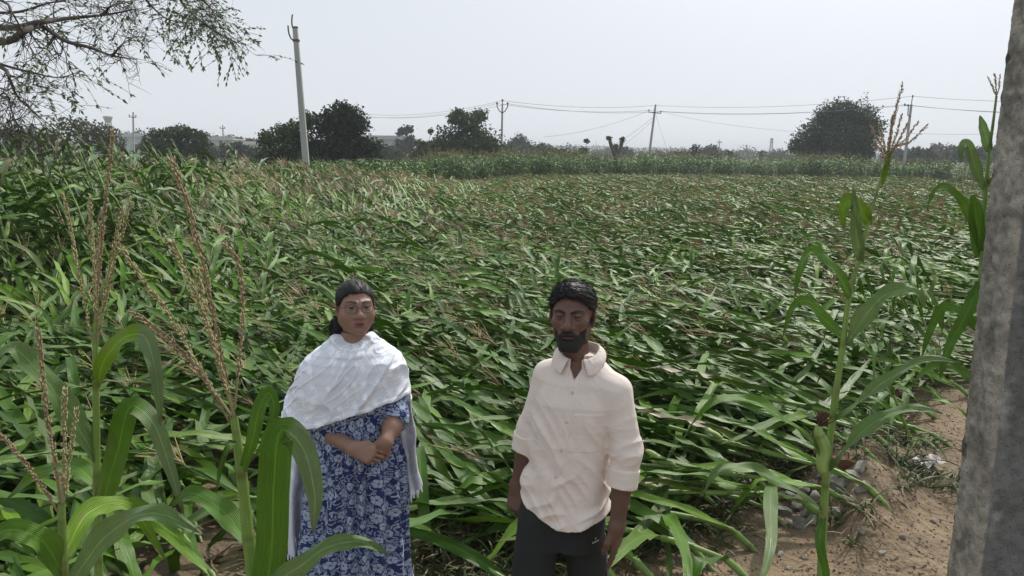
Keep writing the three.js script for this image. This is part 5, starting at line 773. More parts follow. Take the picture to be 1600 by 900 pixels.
  const floral = new THREE.CanvasTexture(cv); floral.colorSpace = THREE.SRGBColorSpace; floral.wrapS = floral.wrapT = THREE.RepeatWrapping; floral.magFilter = THREE.LinearFilter;
  const up1 = cap(shL, elL, 0.042, 0.05), up2 = cap(shR, elR, 0.042, 0.05), e1 = cap(elL, elL.clone().lerp(wrL, 0.6), 0.058, 0.054), e2 = cap(elR, elR.clone().lerp(wrR, 0.3), 0.052, 0.05), d1 = wrL.clone().sub(elL).normalize(), d2 = wrR.clone().sub(elR).normalize(), q1 = elL.clone().lerp(wrL, 0.42), q2 = elR.clone().lerp(wrR, 0.26);
  const dressF = (x, y, z) => { const an = Math.atan2(x + 0.01, z), w = sst(1.14, 0.7, y); let d = dressT(x, y, z) - w * (0.013 * Math.cos(an * 15 + 2.2 * noise(y * 2.5, an * 2)) + 0.006 * noise(an * 9, y * 2.2, 4) + 0.004 * ridge(noise(an * 16, y * 5, 9))) - 0.003 * noise(x * 14, y * 14, z * 14); for (const [f, e, q, dr] of [[up1, e1, q1, d1], [up2, e2, q2, d2]]) { let s = smin(f(x, y, z), e(x, y, z), 0.02); if (s < 0.06) { const t = (x - q.x) * dr.x + (y - q.y) * dr.y + (z - q.z) * dr.z; s -= 0.004 * ridge(noise(x * 16, t * 22, z * 16)); s = smax(s, t, 0.004); } d = smin(d, s, 0.012); } return smax(smax(d, 0.24 - y, 0.004), y - 1.345, 0.004); };
  part('dress', net(dressF, [-0.34, 0.22, -0.26], [0.32, 1.38, 0.26], 0.0055, null, (x, y, z) => [Math.atan2(x + 0.01, z) * 0.19 / 0.3 + 0.31, y / 0.3]), dull({ name: 'blue floral cotton', map: floral, bumpMap: crumple, bumpScale: 0.006 }), woman);
  // shawl
  const edge = [[-0.4, 1.05], [-0.3, 1.058], [-0.19, 1.062], [-0.1, 1.075], [0.01, 1.11], [0.145, 1.15], [0.225, 1.165], [0.4, 1.17]], edgeY = (x) => { for (let i = 1; i < edge.length; i++) if (x <= edge[i][0]) return lerp(edge[i - 1][1], edge[i][1], (x - edge[i - 1][0]) / (edge[i][0] - edge[i - 1][0])); return 1.17; };
  const SH = stack([[0.98, -0.05, 0, 0.258, 0.178], [1.07, -0.03, 0, 0.262, 0.178], [1.16, -0.012, 0, 0.248, 0.168], [1.24, -0.004, 0, 0.23, 0.156], [1.28, 0.0, 0, 0.218, 0.146], [1.31, 0.002, 0, 0.2, 0.134], [1.338, 0.003, 0, 0.17, 0.118], [1.364, 0.003, 0, 0.134, 0.103], [1.388, 0.002, 0, 0.102, 0.09], [1.425, 0, 0, 0.07, 0.074]], 0.2, 2.25), bite = ell(0.012, 1.437, 0.09, 0.09, 0.066, 0.085), throat = cap(V(0.0, 1.36, -0.02), V(0, 1.5, -0.005), 0.05, 0.06);
  const shawlF = (x, y, z) => {
    const an = Math.atan2(x, z), w = noise(x * 5, y * 5, z * 5), dg = y * 0.78 - x * 0.62; // folds fall diagonally from her left shoulder
    let d = SH(x, y, z) - 0.0075 * Math.pow(Math.max(0, ridge(noise(dg * 15 + w * 0.8, an * 1.6, 3))), 1.8) - 0.0028 * Math.pow(Math.max(0, ridge(noise(dg * 32 + w * 1.2, an * 1.6, 8))), 2) * sst(1.05, 1.25, y) - 0.0008 * Math.pow(Math.max(0, ridge(noise(dg * 70 + w * 2, an * 3, 18))), 2) - 0.004 * noise(x * 9, y * 4, z * 9) - 0.009 * Math.exp(-Math.pow((dg - 0.85 - 0.35 * x * x * 8 - 0.01 * w) / 0.012, 2)) * sst(0.0, 0.05, z);
    const rr = Math.hypot(x * 0.8, (y - 1.47) * 1.2); if (z > 0.02) d -= 0.006 * Math.cos(rr * 120 + w * 1.5) * sst(0.19, 0.09, rr) * sst(0.04, 0.08, rr);
    d = smax(d, -bite(x, y, z), 0.01); d = smax(d, -throat(x, y, z), 0.008);
    const ey = edgeY(x) + (z < 0 ? -0.05 : 0) + 0.005 * noise(an * 9, 2); d -= 0.0035 * sst(0.022, 0.012, y - ey); return smax(smax(d, ey - y, 0.005), y - 1.412, 0.008);
  };
  const cs = document.createElement('canvas'); cs.width = cs.height = 1024; const s2 = cs.getContext('2d'); s2.fillStyle = 'rgb(220,220,222)'; s2.fillRect(0, 0, 1024, 1024); const r3 = rngOf(99);
  for (let k = 0; k < 90; k++) { const x = r3() * 1024, y = r3() * 1024, r = 15 + 12 * r3(); s2.strokeStyle = s2.fillStyle = 'rgb(248,248,248)'; s2.lineWidth = 6; s2.lineCap = 'round'; for (let q = 0; q < 6; q++) { const a = q / 6 * 6.28 + k; s2.beginPath(); s2.ellipse(x + Math.cos(a) * r, y + Math.sin(a) * r, r * 0.6, r * 0.34, a, 0, 6.3); s2.stroke(); } s2.beginPath(); s2.arc(x, y, 8, 0, 6.3); s2.fill(); const a = r3() * 6; s2.lineWidth = 6; s2.beginPath(); s2.moveTo(x, y); s2.bezierCurveTo(x + 90 * Math.cos(a), y + 90 * Math.sin(a), x + 100 * Math.cos(a + 1), y + 100 * Math.sin(a + 1), x + 150 * Math.cos(a + 0.5), y + 150 * Math.sin(a + 0.5)); s2.stroke(); }
  const emb = new THREE.CanvasTexture(cs); emb.wrapS = emb.wrapT = THREE.RepeatWrapping; emb.magFilter = THREE.LinearFilter; const embC = new THREE.CanvasTexture(cs); embC.colorSpace = THREE.SRGBColorSpace; embC.wrapS = embC.wrapT = THREE.RepeatWrapping; embC.magFilter = THREE.LinearFilter;
  const white = dull({ name: 'white embroidered cotton', map: tex(8, 8, () => [0.8, 0.81, 0.86]), bumpMap: emb, bumpScale: 0.0022, roughness: 0.85 }); white.map = embC; white.color = RGB(0.98, 1.0, 1.08).multiplyScalar(0.92);
  const shawl = part('shawl', net(shawlF, [-0.34, 0.98, -0.24], [0.29, 1.47, 0.24], 0.0036, null, (x, y, z) => [Math.atan2(x, z) * 0.2 / 0.42 + 0.2, y / 0.42]), white, woman);
  const hang = (tl, tr, bl, br, waves, amp, seed) => { const P = (u, v) => { const p = tl.clone().lerp(tr, u).lerp(bl.clone().lerp(br, u), v), f = Math.sin(u * waves * 6.283 + seed + 1.3 * v) * amp * (0.4 + 0.6 * v); return p.add(V(0.35 * f, -0.02 * Math.sin(u * 3.1) * v, f)).add(V(0.008 * noise(u * 5, v * 5, seed), 0, 0.012 * noise(u * 4, v * 4, seed + 9))); }, m = part('shawl_end', sheet(P, 30, 26, 0.0035, [0.35, 0.9]), white, shawl), fr = []; for (let k = 0; k <= 12; k++) { const b = P(k / 12, 1), e = b.clone().add(V(0.006 * Math.sin(k * 3), -0.026 - 0.006 * Math.sin(k * 5), 0.004)); fr.push(tube([b, b.clone().lerp(e, 0.35), e], [0.0022, 0.0042, 0.0028], 5)); } part('fringe', mergeGeometries(fr), white, m); };
  hang(J(598, 630, -3.1), J(643, 622, -3.0), J(627, 772, -3.08), J(658, 758, -2.98), 2.2, 0.014, 1); hang(J(449, 652, -2.96), J(492, 664, -3.1), J(452, 868, -2.98), J(484, 842, -3.12), 1.8, 0.02, 4);
}
// ---------------------------------------------------------------- the rough concrete post at the right edge
{
  const base = at(1506, 1030, -2.9), O = base.clone().setY(groundY(base.x, -2.9) - 0.15), t = thing('concrete_post', 'thick leaning grey concrete post with a rough crumbling edge at the right border', 'post', O);
  const W = 0.36, D = 0.19, H = 4.6, lean = -0.008, ring = []; // perimeter points, left face first
  const side = (ax, az, bx, bz, n, k) => { for (let i = 0; i < n; i++) ring.push([lerp(ax, bx, i / n), lerp(az, bz, i / n), k]); };
  side(0.012, -D, 0, -D + 0.02, 2, 1); side(0, -D + 0.02, 0, -0.02, 16, 1); side(0, -0.02, 0.03, 0, 5, 1); side(0.03, 0, W - 0.02, 0, 26, 0); side(W - 0.02, 0, W, -0.02, 2, 0); side(W, -0.02, W, -D, 6, 1); side(W, -D, 0.012, -D, 12, 0); ring.push(ring[0]);
  const pos = [], uv = [], idx = [], col = [], n = ring.length, m = 420; let per = 0;
  for (let j = 0; j <= m; j++) { const y = H * Math.pow(j / m, 1.0), flare = 1 + 0.06 * Math.exp(-y / 0.5) + 0.02 * (1 - y / H); per = 0;
    for (let i = 0; i < n; i++) { const [x0, z0, rough] = ring[i]; if (i) per += Math.hypot(x0 - ring[i - 1][0], z0 - ring[i - 1][1]); let x = (x0 - W / 2) * flare + W / 2 + lean * y + 0.008 * Math.sin(y * 2.1), z = z0 * flare;
      const a = fbm(y * 9, z0 * 14 + x0 * 8, 3, 4), chip = Math.max(0, noise(y * 26, z0 * 30, 5)) * Math.max(0, noise(y * 7, z0 * 9, 8) + 0.3), r = rough * (0.006 * fbm(y * 26, z0 * 30 + x0 * 9, 3, 4) - 0.022 * chip + 0.004 * noise(y * 90, z0 * 90, 2)) + (1 - rough) * 0.0025 * fbm(x0 * 9, y * 9, 2, 3);
      if (i <= 23) x -= r; else if (z0 === 0) z += r; else x += r * 0.5; pos.push(x, y, z); uv.push(per, y);
      const pt = 0.5 + 0.5 * fbm(x0 * 5 + 2, y * 3, z0 * 5, 4), pale = sst(0.46, 0.66, 0.5 + 0.5 * fbm(x0 * 7, y * 4.5, 21, 4)), g = rough ? lerp(0.2, 0.38, clamp(0.5 + 0.9 * a + 0.6 * noise(y * 34, z0 * 44, 6))) : lerp(0.17, 0.38, pale) * (0.68 + 0.64 * pt);
      col.push(g * (rough ? 1.06 : 0.97), g * (rough ? 0.99 : 0.99), g * (rough ? 0.88 : 1.0)); if (i && j) { const q = (j - 1) * n + i - 1, b = q + n; idx.push(q, b, q + 1, q + 1, b, b + 1); } } }
  const c = pos.length / 3; pos.push(W / 2 + lean * H, H + 0.02, -D / 2); uv.push(0, 0); col.push(0.3, 0.3, 0.28); for (let i = 0; i < n - 1; i++) idx.push(c, m * n + i + 1, m * n + i);
  const gr = tex(512, 512, (u, v) => { const f = 0.84 + 0.42 * tfbm(u, v, 14, 6, 31), s = tn(u, v, 90, 7) > 0.62 ? 0.62 : 1; return [f * s, f * s * 0.985, f * s * 0.95]; }), gb = tex(512, 512, (u, v) => 0.5 + 0.5 * tfbm(u, v, 24, 4, 50) - (tn(u, v, 70, 3) > 0.6 ? 0.3 : 0), false); gr.repeat.set(2.2, 2.2); gb.repeat.set(2.2, 2.2);
  part('shaft', geoOf(pos, idx, uv, col), std({ name: 'weathered concrete', map: gr, bumpMap: gb, bumpScale: 0.004, vertexColors: true, roughness: 0.92, side: THREE.DoubleSide }), t);
}
// ---------------------------------------------------------------- upright maize near the viewer, each leaf along its own course
const TAS = [0.36, 0.32, 0.16];
function spikeGeo(P, r, colour, rng, step = 0.0058) {
  const n = 16, pts = curve(P, n), gs = [paint(tube(pts, (t) => r * (1 - 0.55 * t), 5, false), ...colour.map((c) => c * 0.8))]; let L = 0; for (let i = 1; i <= n; i++) L += pts[i].distanceTo(pts[i - 1]);
  for (let s = L * 0.12; s < L; s += step * (0.8 + 0.4 * rng())) for (let k = 0; k < 3; k++) {
    const f = s / L * n, i = Math.min(n - 1, Math.floor(f)), a = pts[i].clone().lerp(pts[i + 1], f - i), T = pts[i + 1].clone().sub(pts[i]).normalize(), w = V(rng() - 0.5, rng() - 0.5, rng() - 0.5); w.addScaledVector(T, -w.dot(T)).normalize();
    const l = 0.0095 + 0.004 * rng(), hw = 0.002, dd = T.clone().multiplyScalar(0.92).addScaledVector(w, 0.3).normalize(), sd = V(0, 0, 0).crossVectors(dd, w).normalize(); a.addScaledVector(w, r * 0.6);
    const m1 = a.clone().addScaledVector(dd, l * 0.45), e = a.clone().addScaledVector(dd, l), c2 = tone(rng, ...colour, 0.45), q1 = m1.clone().addScaledVector(sd, hw), q2 = m1.clone().addScaledVector(sd, -hw), q3 = m1.clone().addScaledVector(w, hw * 1.2);
    gs.push(paint(geoOf([...a, ...q1, ...q2, ...q3, ...e], [0, 1, 3, 0, 3, 2, 0, 2, 1, 4, 3, 1, 4, 2, 3, 4, 1, 2], [0, 0, 0, 0, 0, 0, 0, 0, 0, 0]), ...c2));
    if (rng() < 0.12) { const h = e.clone().add(V((rng() - 0.5) * 0.006, -0.006, (rng() - 0.5) * 0.006)); gs.push(paint(tube([a.clone().addScaledVector(dd, l * 0.5), h], 0.0009, 3, false), ...c2.map((q) => q * 1.2))); }
  }
  return mergeGeometries(gs);
}
function heroPlant(label, z0, stalk, r0, r1, leaves, spikes, o = {}) {
  const rng = rngOf(o.seed ?? 11), foot = at(stalk[0][0], stalk[0][1], z0 + (stalk[0][2] ?? 0)), O = V(foot.x, groundY(foot.x, foot.z), foot.z), t = thing('upright_maize_plant', label, 'maize plant', O), L = ([x, y, dz = 0]) => at(x, y, z0 + dz).sub(O);
  const sp = stalk.map(L); if (sp[0].y > 0.05) sp.unshift(V(sp[0].x - (sp[1].x - sp[0].x) * 0.3, -0.02, sp[0].z)); const c = curve(sp, 40), SC = [0.19, 0.3, 0.06];
  const node = (q) => { const s = q * 9 % 1; return s < 0.09 ? 1.16 : 1 + 0.1 * s; };
  const sg = paint(tube(c, (q) => lerp(r0, r1, q) * node(q), 12, false, 1.1), ...SC), sa = sg.attributes.color; for (let i = 0; i < sa.count; i++) { const q = Math.floor(i / 13) / 40, s = q * 9 % 1, k = s < 0.1 ? 0.7 : 1, w = 1 + 0.18 * noise(i * 0.3, q * 30); sa.setXYZ(i, SC[0] * k * w * (s < 0.1 ? 1.3 : 1), SC[1] * k * w, SC[2] * w); } part('stalk', sg, stalkMat, t);
  for (const [pts, w, lo = {}] of leaves) { const p = pts.map(L), cam = camera.position.clone().sub(O).sub(p[Math.floor(p.length / 2)]).normalize(), fc = lo.face ? V(...lo.face) : cam.add(V(0, lo.up ?? 0.35, 0)).normalize(); part('leaf', ribbon(p, w * (o.thin ?? 0.72), fc, { green: lo.green ?? [0.18, 0.37, 0.04], ...lo }, rng), heroLeafMat, t); }
  if (spikes.length) { const tg = new THREE.Group(); tg.name = 'tassel'; t.add(tg); for (const [pts, r, col] of spikes) part('tassel_branch', spikeGeo(pts.map(L), r * 0.78, col ?? TAS, rng), tasselMat, tg); }
  if (o.ear) { const a = L(o.ear[0]), b = L(o.ear[1]), q = new THREE.Matrix4().makeRotationFromQuaternion(new THREE.Quaternion().setFromUnitVectors(V(1, 0, 0), b.clone().sub(a).normalize())).setPosition(a), len = a.distanceTo(b), e = part('ear', ear(len, o.ear[2], rng).applyMatrix4(q), huskMat, t); part('silk', silk(0.05, rng, 34).applyMatrix4(new THREE.Matrix4().makeTranslation(len * 0.96, 0, 0).premultiply(q)), silkMat, e); }
  return t;
}
const YG = [0.26, 0.46, 0.03], GG = [0.25, 0.4, 0.13], DG = [0.14, 0.31, 0.03], UG = [0.27, 0.4, 0.16], RT = [0.31, 0.235, 0.135];
heroPlant('upright maize plant left of the woman, with long brown tassel spikes and folded broad leaf', -1.25, [[402, 960], [393, 880], [386, 820], [378, 745], [371, 690], [365, 650]], 0.0135, 0.0062, [
  [[[404, 985, 0.0], [424, 860, 0.03], [428, 750, 0.06], [440, 672, 0.07], [470, 694, 0.05], [491, 768, 0.04], [490, 836, 0.03]], 0.078, { base: 0.8, vee: 0.12, green: DG, under: UG, fold: 0.56, tip: 3, up: 0 }], [[[377, 742], [394, 690, 0.02], [406, 636, 0.03], [420, 613, 0.02], [429, 640, 0.02], [416, 684, 0.03], [392, 722, 0.04]], 0.036, { vee: 0.15 }],
  [[[398, 925, 0.03], [462, 890, 0.06], [516, 853, 0.08], [563, 847, 0.09], [609, 866, 0.1]], 0.05, { green: GG }], [[[371, 690], [356, 700, 0.03], [344, 735, 0.03], [338, 772, 0.02]], 0.016], [[[388, 850], [350, 800, -0.1], [300, 770, -0.16], [262, 792, -0.2]], 0.06, { green: DG }]],
  [[[[366, 655], [346, 560], [321, 430], [296, 332], [270, 252]], 0.0042, RT], [[[364, 645], [334, 545, 0.03], [302, 452, 0.05], [268, 378, 0.05]], 0.003], [[[366, 640], [376, 540, -0.03], [379, 470, -0.05], [373, 412, -0.06], [352, 384, -0.06]], 0.0028, RT], [[[362, 650], [322, 592, -0.02], [268, 498, -0.04], [226, 441, -0.04], [191, 390, -0.04]], 0.003], [[[360, 662], [312, 582, 0.04], [264, 532, 0.07], [206, 487, 0.08]], 0.0026, RT], [[[366, 648], [340, 560, 0.02], [318, 470, 0.02], [306, 420, 0.02]], 0.0026]], { seed: 3, thin: 0.7 });
heroPlant('upright maize plant with pale tassel at the far left, arched leaf doubled back', -1.72, [[158, 980], [153, 850], [151, 720], [150, 600], [149, 540], [150, 500]], 0.0115, 0.005, [
  [[[150, 602], [166, 558, 0.03], [196, 527, 0.06], [224, 524, 0.08], [239, 560, 0.1], [247, 612, 0.1], [251, 668, 0.1]], 0.07, { green: YG, under: UG, fold: 0.45, vee: 0.12 }], [[[151, 718], [112, 652, 0.04], [62, 582, 0.08], [18, 545, 0.1], [-20, 566, 0.12]], 0.088, { green: GG, roll: 0.3 }], [[[156, 800], [182, 712, 0.05], [206, 634, 0.08], [236, 655, 0.1], [264, 726, 0.1], [288, 806, 0.1]], 0.08, { base: 0.7, green: DG, under: UG, fold: 0.5, vee: 0.1 }], [[[153, 760], [120, 730, -0.05], [60, 740, -0.1], [10, 780, -0.12]], 0.07, {}]],
  [[[[149, 560], [126, 442], [112, 370], [99, 303]], 0.0028], [[[150, 520], [147, 432, 0.02], [143, 370, 0.02], [141, 312, 0.02]], 0.003], [[[151, 505], [157, 392, -0.02], [166, 305, -0.03], [177, 206, -0.03]], 0.003, RT], [[[151, 530], [165, 452, 0.02], [179, 382, 0.03], [191, 328, 0.03]], 0.0026], [[[151, 545], [162, 480, 0.03], [176, 420, 0.05], [205, 308, 0.07]], 0.0024], [[[150, 540], [150, 470, -0.03], [152, 400, -0.04], [156, 350, -0.04]], 0.0026]], { seed: 7, thin: 0.66 });
heroPlant('maize plant at the bottom left whose four reddish spikes just reach into view', -1.3, [[104, 1000], [99, 880], [96, 785]], 0.012, 0.006, [
  [[[102, 930], [165, 838, 0.05], [244, 802, 0.1], [322, 838, 0.12]], 0.075, { green: GG }], [[[100, 900], [62, 842, 0.05], [12, 828, 0.08], [-40, 870, 0.1]], 0.075, {}], [[[99, 870], [140, 800, -0.1], [200, 790, -0.2], [262, 880, -0.22]], 0.07, { green: YG }]],
  [[[[96, 792], [81, 692], [69, 612], [59, 516]], 0.0036, RT], [[[97, 790], [100, 690, 0.02], [101, 610, 0.02]], 0.0032, TAS], [[[98, 795], [109, 712, -0.02], [120, 642, -0.02]], 0.003], [[[94, 805], [56, 746, 0.02], [24, 706, 0.03], [-6, 672, 0.03]], 0.0032, RT]], { seed: 9, thin: 0.62 });
heroPlant('tall upright maize plant carrying an ear with brown silk, right of the man', -2.2, [[1282, 960], [1284, 880], [1287, 800], [1292, 730], [1300, 660], [1308, 600], [1317, 540], [1324, 480], [1335, 430], [1347, 390], [1357, 345], [1371, 298], [1386, 248]], 0.0145, 0.0032, [
  [[[1358, 350], [1345, 326, 0.02], [1326, 313, 0.05], [1317, 330, 0.07], [1319, 360, 0.07]], 0.06, { green: YG }], [[[1345, 410], [1339, 372, 0.05], [1336, 332, 0.07], [1333, 292, 0.07]], 0.05, { green: GG }], [[[1378, 288], [1383, 268, 0.01], [1388, 250, 0.02], [1393, 236, 0.02]], 0.022, { green: YG }],
  [[[1330, 470], [1312, 432, 0.04], [1287, 402, 0.08], [1265, 394, 0.1], [1250, 422, 0.12], [1242, 468, 0.12]], 0.055, { roll: 0.4 }], [[[1324, 536], [1352, 494, 0.05], [1386, 459, 0.08], [1428, 454, 0.1], [1446, 482, 0.1]], 0.08, { green: GG, up: 1 }], [[[1306, 655], [1352, 620, 0.08], [1404, 582, 0.12], [1452, 560, 0.15], [1502, 568, 0.18]], 0.055, { green: GG, up: 1.6 }], [[[1296, 735], [1332, 690, 0.08], [1382, 650, 0.12], [1432, 638, 0.14], [1472, 646, 0.15]], 0.066, { green: GG, up: 1.6 }],
  [[[1292, 720], [1262, 686, 0.06], [1222, 652, 0.12], [1176, 628, 0.18], [1124, 622, 0.2], [1080, 664, 0.22]], 0.07, { up: 1.3 }], [[[1286, 800], [1246, 772, 0.05], [1204, 745, 0.1], [1162, 730, 0.14], [1124, 735, 0.17], [1098, 772, 0.18]], 0.066, { green: GG, up: 1.4 }], [[[1287, 800], [1281, 848, 0.05], [1291, 900, 0.07], [1284, 960, 0.08]], 0.042, { green: DG }], [[[1320, 530], [1290, 500, -0.06], [1262, 470, -0.1], [1240, 478, -0.14], [1222, 530, -0.16]], 0.05, {}]],
  [[[[1386, 250], [1389, 225], [1396, 188], [1411, 131]], 0.0034, [0.35, 0.265, 0.185]], ...[[1361, 198, 0.05], [1373, 194, -0.04], [1394, 184, 0.05], [1409, 181, -0.05], [1417, 195, 0.04], [1433, 193, -0.03], [1448, 197, 0.03], [1366, 226, 0.06], [1379, 246, 0.09]].map(([x, y, dz]) => [[[lerp(1385, 1392, (x % 7) / 7), lerp(262, 222, (x % 7) / 7)], [lerp(1388, x, 0.5), lerp(245, y, 0.45), dz * 0.6], [x, y, dz]], 0.0016, [0.35, 0.265, 0.185]])], { seed: 21, ear: [[1289, 742, 0.03], [1281, 664, 0.035], 0.021] });
heroPlant('upright maize plant standing close against the rough concrete post', -3.25, [[1526, 760], [1528, 640], [1530, 560], [1532, 450], [1536, 360], [1541, 290], [1546, 235], [1552, 190], [1557, 150]], 0.015, 0.004, [
  [[[1546, 236], [1538, 206, 0.03], [1531, 180, 0.04]], 0.058, { green: GG, base: 0.5, tip: 3 }], [[[1538, 296], [1524, 260, 0.03], [1511, 224, 0.05], [1503, 228, 0.06], [1502, 256, 0.07]], 0.062, { green: GG }], [[[1532, 395], [1514, 336, 0.04], [1497, 308, 0.07], [1476, 291, 0.1], [1460, 298, 0.12], [1448, 326, 0.13]], 0.052, {}], [[[1533, 400], [1527, 360, 0.02], [1524, 328, 0.03], [1519, 304, 0.03]], 0.085, { green: DG, base: 0.7, tip: 4 }], [[[1531, 440], [1512, 486, 0.06], [1484, 540, 0.1], [1468, 594, 0.12]], 0.075, { green: DG }], [[[1530, 520], [1504, 488, -0.05], [1476, 480, -0.1], [1452, 520, -0.14], [1440, 560, -0.15]], 0.07, { green: DG }], [[[1529, 600], [1500, 580, 0.05], [1460, 570, 0.1], [1424, 600, 0.12]], 0.065, {}], [[[1531, 470], [1545, 430, 0.03], [1562, 410, 0.05]], 0.06, {}], [[[1542, 288], [1549, 282, 0.02], [1556, 270, 0.03]], 0.03, { green: DG }]],
  [[[[1557, 152], [1552, 138], [1544, 120]], 0.0018, TAS], [[[1557, 150], [1556, 132, 0.02], [1554, 116, 0.02]], 0.0018, TAS], [[[1557, 152], [1561, 136], [1562, 118]], 0.0018, TAS]], { seed: 31 });
{ // smaller plants still upright along the bare earth and in the field
  const ups = [0, 1, 2].map((k) => plantProto(80 + k, 'upright')), rng = rngOf(606);
  [[1432, 716, 0.62, 'bent thin maize plant rooted in bare earth left of the litter'], [1472, 602, 0.7, 'maize plant rooted at the soil edge left of the concrete post'], [1404, 600, 0.62, 'small maize plant behind the one rooted left of the litter'], [1500, 575, 0.8, 'maize plant half hidden by the leaves beside the concrete post'], [1448, 556, 0.75, 'maize plant at the back corner of the bare earth']].forEach(([px, py, s, label], i) => { const p = onGround(px, py), o = ups[i % 3].clone(); o.name = numbered('upright_maize_plant'); scene.add(o); o.position.set(p.x, groundY(p.x, p.z), p.z); o.rotation.order = 'YZX'; o.rotation.set(0, fallAt(p.x, p.z) + rng() - 0.5, -0.3 - 0.15 * rng()); o.scale.setScalar(s); tag(o, label, 'maize plant'); });
  [[575, 392], [430, 330], [690, 402], [1130, 372], [900, 330], [1010, 420], [330, 420], [760, 352], [1240, 340], [470, 402], [640, 470]].forEach(([px, py], i) => { const p = onGround(px, py + 20), o = ups[(i + 1) % 3].clone(); o.name = numbered('upright_maize_plant'); scene.add(o); o.position.set(p.x, 0, p.z); o.rotation.order = 'YZX'; o.rotation.set(0, FALL + (rng() - 0.5), -0.75 - 0.3 * rng()); o.scale.setScalar(0.9); tag(o, 'half-raised maize plant with its tassel above the flattened crop', 'maize plant', 'half-raised maize in the flattened crop'); });
}
// ---------------------------------------------------------------- stones, clods, litter, weeds
function stoneGeo(seed) { const g = new THREE.IcosahedronGeometry(0.5, 4), p = g.attributes.position, rng = rngOf(seed * 7 + 1), pl = []; for (let k = 0; k < 15; k++) { const d = V(rng() - 0.5, rng() - 0.5, rng() - 0.5).normalize(); pl.push([d, 0.2 + 0.2 * rng()]); } const v = V(0, 0, 0), sx = 0.8 + 0.6 * rng(), sy = 0.55 + 0.3 * rng(); for (let i = 0; i < p.count; i++) { v.fromBufferAttribute(p, i); for (const [d, h] of pl) { const q = v.dot(d) - h; if (q > 0) v.addScaledVector(d, -q * 0.99); } v.multiplyScalar(1 + 0.06 * noise(v.x * 6 + seed, v.y * 6, v.z * 6)); p.setXYZ(i, v.x * sx, v.y * sy, v.z); } g.computeVertexNormals(); return g; }
{
  const geos = [0, 1, 2, 3, 4, 5].map(stoneGeo), st = tex(256, 256, (u, v) => 0.8 + 0.3 * tfbm(u, v, 8, 5, 13)), mats = [[0.32, 0.3, 0.265], [0.25, 0.24, 0.215], [0.36, 0.33, 0.28], [0.2, 0.19, 0.17]].map((c) => std({ name: 'stone', map: st, color: RGB(...c), roughness: 0.9 })), red = std({ name: 'reddish stone', map: st, color: RGB(0.2, 0.09, 0.05), roughness: 0.85 }), pale = std({ name: 'pale stone', map: st, color: RGB(0.36, 0.3, 0.24), roughness: 0.9 }), rng = rngOf(314);
  const stone = (px, py, s, mat, label, group, lift = 0) => { const p = onGround(px, py), m = part('stone', geos[Math.floor(rng() * 6)], mat); m.position.set(p.x, groundY(p.x, p.z) + s * 0.1 + lift * 0.55, p.z); m.scale.setScalar(s * 0.98); m.rotation.set(rng() * 0.8, rng() * 6, rng() * 0.8); tag(m, label, 'stone', group); };
  for (const [px, py, s, l] of [[1216, 777, 0.11, 0], [1240, 772, 0.12, 0.03], [1265, 778, 0.14, 0.04], [1222, 800, 0.12, 0], [1246, 797, 0.11, 0.05], [1258, 808, 0.1, 0], [1275, 795, 0.1, 0.04], [1298, 785, 0.15, 0.05], [1308, 800, 0.16, 0.02], [1330, 800, 0.12, 0], [1250, 822, 0.11, 0], [1270, 818, 0.11, 0], [1300, 815, 0.13, 0], [1338, 797, 0.1, 0], [1234, 785, 0.1, 0.05], [1286, 772, 0.12, 0.02], [1208, 792, 0.08, 0], [1232, 818, 0.08, 0], [1322, 818, 0.1, 0], [1282, 830, 0.08, 0], [1252, 784, 0.1, 0.08], [1284, 806, 0.09, 0.06]]) stone(px, py, s, mats[Math.floor(rng() * 4)], 'grey angular stone in the pile behind the upright plant with the ear', 'grey stones in the pile', l);
  stone(1313, 781, 0.13, red, 'reddish brown stone lying on the grey stone pile', null, 0.07);
  stone(1151, 890, 0.085, pale, 'pale squarish stone on bare soil left of the eared plant', null); stone(1340, 815, 0.13, mats[2], 'flat pale slab-like stone at the right foot of the pile', null, -0.03); stone(1345, 858, 0.07, pale, 'small pale stone on the earth right of the eared plant', null); stone(1460, 823, 0.06, pale, 'small white stone on the crumbled bund near the post', null); stone(1370, 640, 0.1, pale, 'small pale stone at the back of the bare earth', null);
  for (const [px, py] of [[1048, 882], [1082, 872], [1118, 880], [1196, 878], [1220, 862], [1256, 868], [1380, 850], [1408, 868], [1362, 760], [1398, 770], [1440, 700], [1476, 690], [1400, 690], [1420, 838], [1320, 884], [1375, 886], [1090, 893], [1232, 888]]) stone(px, py, 0.03 + 0.025 * rng(), rng() < 0.5 ? pale : mats[2], 'small loose stone on the bare brown soil', 'small loose stones on the soil');
  // crumbs of earth
  const cl = new THREE.InstancedMesh(geos[1], std({ name: 'clod', map: st, color: RGB(0.25, 0.18, 0.128), roughness: 1 }), 14000), M = new THREE.Matrix4(), Q = new THREE.Quaternion(), E = new THREE.Euler(); cl.name = 'soil_crumbs'; let k = 0;
  for (let tries = 0; k < 14000 && tries < 160000; tries++) { const x = lerp(-0.8, 5.2, rng()), z = lerp(-2.9, -8, Math.pow(rng(), 1.4)), e = x - edgeX(Math.min(-2.95, z)); if (e < -0.6 + 0.5 * rng() || !inFrame(x, z, 0.02)) continue; const s = 0.005 + 0.02 * Math.pow(rng(), 4); E.set(rng() * 6, rng() * 6, rng() * 6); cl.setMatrixAt(k, M.compose(V(x, groundY(x, z) + s * 0.06, z), Q.setFromEuler(E), V(s, s, s))); const b = 0.75 + 0.6 * rng(); cl.setColorAt(k++, RGB(b, b, b)); }
  cl.count = k; tag(cl, 'crumbled brown earth on the bare soil', 'soil', null, 'stuff'); scene.add(cl);
